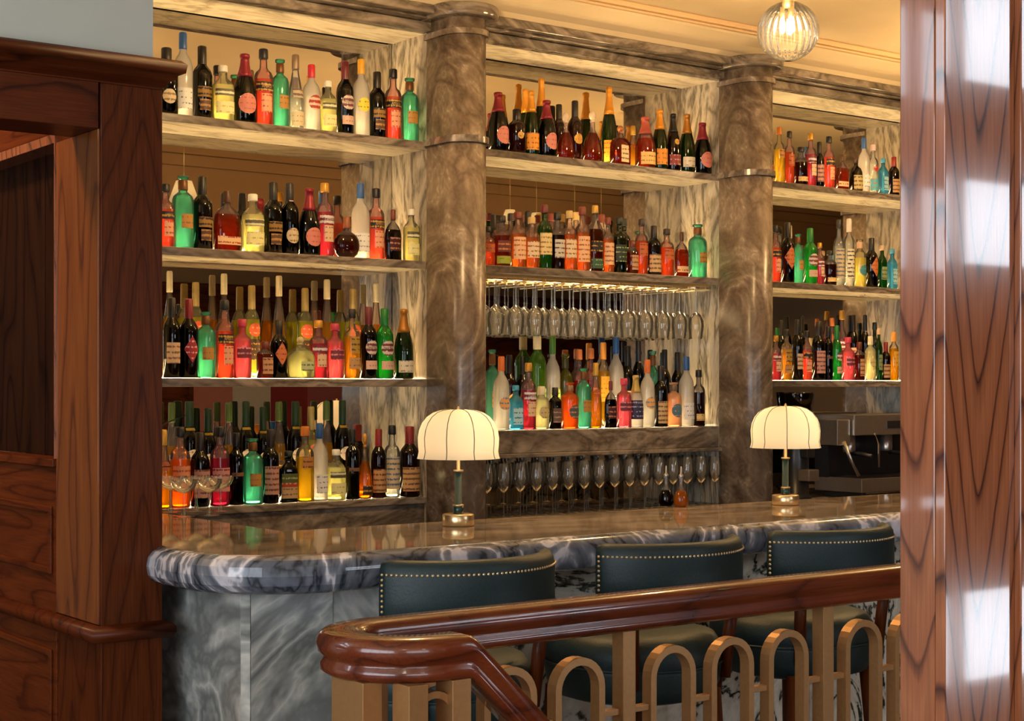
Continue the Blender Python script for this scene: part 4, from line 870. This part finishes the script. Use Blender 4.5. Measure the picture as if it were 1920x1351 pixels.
row('second right shelf', ZS[1], YF, [(1454, 422, 19, 'aper'), (1477, 417, 23, 'diamo'), (1496, 437, 19, 'teal'), (1519, 428, 25, 'vermg'), (1537, 455, 16, 'camp'), (1556, 470, 23, 'rum'), (1573, 412, 19, 'whitel'), (1592, 410, 18, 'tallw'), (1612, 447, 22, 'yround'), (1634, 446, 22, 'diamo'),
    (1654, 460, 19, 'greenb'), (1673, 467, 20, 'bluegin')], small=True)
row('third right shelf', ZS[2], YF, [(1455, 629, 18, 'camp'), (1475, 617, 20, 'gold'), (1495, 599, 19, 'wine'), (1513, 620, 18, 'aper'), (1535, 602, 23, 'pinkw'), (1553, 612, 16, 'slimk'), (1569, 610, 17, 'vermg'), (1590, 632, 23, 'pink'), (1611, 641, 19, 'ambers'), (1632, 630, 18, 'creamo'), (1648, 615, 14, 'greenb'),
    (1661, 641, 16, 'redw'), (1676, 622, 16, 'yell')], small=True)
row('third right shelf', ZS[2], YB_, [(1465, 600, 17, 'wine'), (1503, 592, 17, 'wine'), (1538, 606, 17, 'darkc'), (1560, 596, 16, 'redl'), (1578, 582, 18, 'camp'), (1600, 590, 17, 'pinkw'), (1622, 590, 16, 'bluek'), (1640, 604, 16, 'jamed')], small=True, back=True)
used = set(); PLACED = []
for (sn, z, Y, items, small, back) in ROWS:
    prev = None
    for k, (px, top, w, st) in enumerate(items):
        X, s = pt(px, Y); h = zat(top, s)-z; r = w*s/F/2*1.10
        if ST_[st][7] > 2.5: r *= .86
        yy = Y+(max(0, r-.052) if not back else 0)
        X, s = pt(px, yy)
        # a bottle that would touch its neighbour stands a little farther back (or forward in the back row)
        if prev:
            y0_ = yy; dep_ = ST_[st][6]; best = None
            for rk in (1, .96, .92, .88, .84):
                for q in range(0, 66, 2):
                    y_ = y0_+q*.001*(-1 if back else 1); X_ = pt(px, y_)[0]
                    if (X_-prev[0])**2+(y_-prev[1])**2 >= (r*rk+prev[2]+.0015)**2: best = (X_, y_, r*rk); break
                if best: break
            if best: X, yy, r = best
        prev = (X, yy, r)
        look, short = ST_[st][4], ST_[st][5]
        le = ST_[items[k-1][3]][5] if k else None; ri = ST_[items[k+1][3]][5] if k < len(items)-1 else None
        on = 'back row of '+sn if back else sn
        cands = []
        if k == 0: cands.append('%s, leftmost in %s' % (look, on) if back else '%s, leftmost on %s' % (look, on))
        elif k == len(items)-1: cands.append('%s, rightmost on %s' % (look, on))
        if le: cands.append('%s, %s, right of %s' % (look, on, le))
        if ri: cands.append('%s, %s, left of %s' % (look, on, ri))
        if le and ri: cands.append('%s, %s, between %s and %s' % (short, on, le, ri))
        ok = [c for c in cands if c not in used and 4 <= len(c.split()) <= 16]
        lab = ok[0] if ok else cands[-1]
        used.add(lab)
        PLACED.append((X, yy, r, z, lab)); bottle(X, yy, z+.0005, h, r, st, lab, 'bottles on the '+sn, small)

# ------------------------------------------------------------------ stemware
M_GL = glass('stemware_glass', (1, .97, .90), .09, .25, .03, 1.4)
M_GLB = glass('thick_stemware_glass', (1, .96, .88), .2, .2, .04, 1.5)
def wine_glass(loc, label, group, inverted=False, h=.21, r=.038, kind='wine', first=None):
    if first:
        c = copy_tree(first, loc); c['label'] = label; c['group'] = group; return c
    t = thing('wine_glass' if kind != 'coupe' else 'coupe_glass', loc, label, 'glass', group)
    sg = -1 if inverted else 1
    zz = lambda z: z*sg
    if kind == 'coupe': bowl = [(.004, .62), (.35, .66), (.8, .76), (1, .90), (1.02, 1.0)]
    elif kind == 'flute': bowl = [(.1, .40), (.5, .50), (.85, .66), (.9, .85), (.8, 1.0)]
    else: bowl = [(.1, .46), (.6, .52), (.95, .64), (1, .74), (.9, .88), (.80, 1.0)]
    MB().lathe([(a*r, zz(b*h)) for a, b in bowl], 20, cap=False).build('bowl', M_GLB if kind == 'coupe' else M_GL, t)
    MB().lathe([(.004 if kind != 'coupe' else .010, zz(.02*h)), (.003 if kind != 'coupe' else .005, zz(.2*h)), (.004, zz(bowl[0][1]*h))], 8, cap=False).build('stem', M_GL, t)
    MB().lathe([(0, zz(.0005)), (.85*r, zz(.0005)), (.85*r, zz(.0015)), (.3*r, zz(.012*h)), (.004, zz(.03*h))], 20, cap=False).build('foot', M_GLB if kind == 'coupe' else M_GL, t)
    return t
rk = thing('glass_rack', ((bays[1][0]+bays[1][1])/2, YS+.14, ZS[1]-.034), 'brass hanging glass rack under the second middle shelf', 'rack')
w = (bays[1][1]-bays[1][0])/2
NG = 13; pitch = (2*w-.10)/NG
MB().box(-w+.03, w-.03, -.10, -.092, -.012, -.0002).box(-w+.03, w-.03, .06, .068, -.012, -.0002).build('support_bar', M_BRASS, rk)
for k in range(NG+1):
    xk = -w+.05+pitch*k
    MB().box(xk-.004, xk+.004, -.125, .12, -.0275, -.0235).box(xk-.003, xk+.003, -.098, -.094, -.0235, -.012).box(xk-.003, xk+.003, .062, .066, -.0235, -.012).build('rail', M_BRASS, rk)
b_ = bays[1]; t = box(-w+.05, w-.05, -.004, .004, -.006, -.001).build('led_strip', M_LEDLOW, None, ((b_[0]+b_[1])/2, 5.985, ZS[1]-.034))  # added strip to brighten the hanging glasses
tag(t, 'added light strip under the second middle shelf, behind the glass rack', 'light strip')
g0 = None
zr = ZS[1]-.034-.0225
for yk, nm in ((-.085, 'front'), (.0, 'middle'), (.082, 'rear')):
    for k in range(NG):
        xk = -w+.05+pitch*(k+.5); loc = ((bays[1][0]+bays[1][1])/2+xk, YS+.14+yk, zr)
        lab = 'upside-down wine glass hanging in the %s row of the brass rack' % nm
        if g0 is None: g0 = wine_glass(loc, lab, 'glasses hanging in the %s row of the rack' % nm, True, .25, .040)
        else: wine_glass(loc, lab, 'glasses hanging in the %s row of the rack' % nm, first=g0)
g1 = None; b0, b1 = bays[1]
for k in range(16):
    for yk in (5.70, 5.80, 5.90):
        x = b0+.10+.094*k; 
        if x > b1-.06: continue
        loc = (x, yk, .9755); kk = 'left' if x < b0+.72 else 'right'
        lab = 'clear stem glass stored on the low counter under the middle ledge, %s half' % kk
        gr = 'glasses stored under the middle ledge, %s half' % kk
        if g1 is None: g1 = wine_glass(loc, lab, gr, False, .24, .037)
        else: wine_glass(loc, lab, gr, first=g1)
cl = ['clear coupe glass on the bar corner, nearest the mahogany pilaster', 'clear coupe glass on the bar corner before the bright orange bottle', 'clear coupe glass on the bar corner before the rose-label bottle', 'clear coupe glass on the bar corner before the magenta bottle', 'clear coupe glass on the bar corner, rightmost of the coupes']
g2 = None
for k, (px, py) in enumerate(((320, 960), (345, 968), (368, 958), (392, 966), (414, 958))):
    s = .46*F/(py-YH); t_ = (px-960)/F; loc = (s*(ST+t_*CT), s*(CT-t_*ST), 1.1005)
    if g2 is None: g2 = wine_glass(loc, cl[k], 'coupe glasses on the bar corner', False, .13, .046, 'coupe')
    else: wine_glass(loc, cl[k], 'coupe glasses on the bar corner', first=g2)

# ------------------------------------------------------------------ cruets on the bar
def cruet(px, py, liq, label):
    s = .46*F/(py-YH); t_ = (px-960)/F
    t = thing('syrup_cruet', (s*(ST+t_*CT), s*(CT-t_*ST), 1.1002), label, 'bottle', 'syrup cruets on the bar')
    h = .155
    pr = [(0, .0005), (.022, .0005), (.029, .012), (.028, .04), (.018, .062), (.010, .078), (.009, .105), (.012, .115), (.011, .118)]
    MB().lathe(pr, 24, mifn=lambda z: 0 if z < .066 else 1, cap=False).build('glass_body', [liq, M_GL], t)
    MB().lathe([(0, .112), (.009, .112), (.010, .122), (.004, .128), (.0035, .150), (.002, .156), (0, .156)], 12).build('pour_spout', M_STEEL, t)
cruet(1249, 948, G('blacksyrup', '0a0808', .3), 'small cruet of black syrup with steel spout on the bar')
cruet(1277, 950, G('ambersyrup', 'd8801c', .45), 'small cruet of amber syrup with steel spout on the bar')

# ------------------------------------------------------------------ coffee machine and grinder
zc0 = .9755
cm = thing('espresso_machine', (6.78, 5.68, zc0), 'chrome espresso machine on the back counter below the right bay', 'coffee machine')
def CM(mb, name, mat, bevel=.004): return mb.build(name, mat, cm, bevel=bevel)
CM(box(-.36, .40, -.12, .16, .33, .44), 'top_housing', M_STEEL)
CM(box(-.47, -.37, -.10, .16, .28, .415), 'side_wing', M_STEEL)
CM(box(-.36, .40, .06, .16, .10, .33), 'rear_panel', M_BLACK)
CM(box(-.36, .40, -.17, .16, .03, .105), 'drip_tray_base', M_STEEL)
CM(box(-.34, .38, -.165, .05, .105, .11), 'drip_grate', M_BLACK, 0)
CM(box(-.10, .02, -.124, -.12, .365, .405), 'control_panel', M_BLACK, 0); CM(box(.06, .20, -.124, -.12, .37, .40), 'display', M_BLACK, 0)
for x in (-.33, .37):
    CM(box(x-.015, x+.015, -.16, .10, 0, .03), 'foot', M_BLACK)
for x in (-.30, .0, .25):
    CM(MB().lathe([(0, .24), (.032, .24), (.034, .25), (.034, .33), (0, .33)], 24, (x, -.03, 0)), 'group_head', M_STEEL, 0)
    CM(MB().tube([(x, -.05, .235), (x, -.12, .232), (x, -.19, .222)], .011, 10), 'portafilter_handle', M_BLACK, 0)
CM(MB().tube([(-.20, -.12, .34), (-.20, -.15, .28), (-.20, -.15, .16)], .005, 8), 'steam_wand', M_STEEL, 0)
CM(MB().tube([(-.42, -.10, .30), (-.40, -.13, .20), (-.36, -.15, .12)], .010, 8), 'side_brace', M_STEEL, 0)
gr = thing('coffee_grinder', (6.12, 5.70, zc0), 'black coffee grinder with smoked hopper beside the espresso machine', 'grinder')
MB().lathe([(0, 0), (.085, 0), (.085, .02), (.07, .03), (.07, .22), (.06, .27), (.055, .33), (0, .33)], 28).build('body', M_BLACK, gr)
MB().lathe([(.045, .33), (.075, .36), (.098, .55), (.098, .56), (0, .562)], 28).build('hopper', G('smokehopper', '2a1c12', .3), gr)
MB().box(-.04, .04, -.13, -.05, .10, .16).build('fork', M_STEEL, gr, bevel=.005)
MB().box(-.03, .03, -.11, -.06, .22, .30).build('spout', M_BLACK, gr, bevel=.005)

# ------------------------------------------------------------------ plant by the wooden pilaster
pl = thing('potted_plant', (2.12, 5.15, 1.1005), 'dark leafy plant at the bar corner behind the mahogany pilaster', 'plant')
MB().lathe([(0, 0), (.045, 0), (.06, .10), (.055, .10), (.05, .09), (0, .09)], 24).build('pot', plain('dark_glaze', (.05, .04, .03), .3), pl)
lf = MB()
for k in range(16):
    a = random.uniform(-1.2, 1.6) if k % 2 else random.uniform(0, 6.28); tilt = random.uniform(.25, .9); Ln = random.uniform(.16, .30); z0 = .10+random.uniform(0, .25)
    dx, dy = cos(a), sin(a); nn = 8; base = (0, 0, z0); prev = None; vs = []
    for i in range(nn+1):
        u = i/nn; rr_ = Ln*u*cos(tilt*.4); zz_ = z0+Ln*(u*sin(1.1-tilt*.3)-.55*u*u*tilt)
        w_ = .022*sin(pi*min(1, u*.95+.05))
        vs += [(dx*rr_-dy*w_, dy*rr_+dx*w_, zz_), (dx*rr_, dy*rr_, zz_-.004), (dx*rr_+dy*w_, dy*rr_-dx*w_, zz_)]
    lf.add(vs, [q for i in range(nn) for q in ((3*i, 3*i+1, 3*i+4, 3*i+3), (3*i+1, 3*i+2, 3*i+5, 3*i+4))], 0, True)
lf.tube([(0, 0, .08), (.01, 0, .35)], .006, 6); lf.build('foliage', M_LEAF, pl)

# ------------------------------------------------------------------ things of the dining room that the mirrors show
def shade_pendant(x, y, z, label, k):
    t = thing('shade_pendant', (x, y, z), label, 'pendant light', 'pleated fabric pendants reflected in the mirror')
    MB().lathe([(.06*k, .17*k), (.12*k, 0)], 28, cap=False).build('pleated_shade', M_SHADE, t)
    MB().tube([(0, 0, .17*k), (0, 0, ZC-z)], .004, 6).build('cord', M_BRASS, t)
    MB().lathe([(0, .05*k), (.02*k, .06*k), (.02*k, .10*k), (0, .13*k)], 12).build('bulb', emit('small_bulb', (1, .75, .4), 25), t)
wl = ['seen over the second left shelf', 'leftmost over the second middle shelf', 'second over the middle shelf', 'third over the middle shelf', 'rightmost over the middle shelf']
for k, (x, y) in enumerate(((4.6, 2.2), (7.35, 2.2), (7.65, 2.15), (8.0, 2.2), (8.32, 2.15))):
    shade_pendant(x, y, 2.84 if k else 2.80, 'pleated cream pendant reflected in the mirror, '+wl[k], .9 if k == 0 else .62)
# framed art on the dining wall
def art(x0, x1, z0, z1, cols, label):
    t = thing('framed_picture', ((x0+x1)/2, -.465, z0), label, 'picture')
    w = (x1-x0)/2; h = z1-z0
    MB().box(-w, w, -.004, .012, 0, .03).box(-w, w, -.004, .012, h-.03, h).box(-w, -w+.03, -.004, .012, .03, h-.03).box(w-.03, w, -.004, .012, .03, h-.03).build('frame', M_WOOD, t)
    for k, c in enumerate(cols):
        a = -w+.03+(2*w-.06)*k/len(cols); b = -w+.03+(2*w-.06)*(k+1)/len(cols)
        box(a, b, .0, .006, .03, h-.03).build('painted_field', plain('art_'+c, C(c), .6), t)
art(5.9, 8.2, 1.15, 2.1, ['a86a60', 'b8b0a8', '7a2028', '8a4a50', '183a50', 'a8b0b0'], 'large abstract picture in pink, red and blue, reflected in the left mirror')
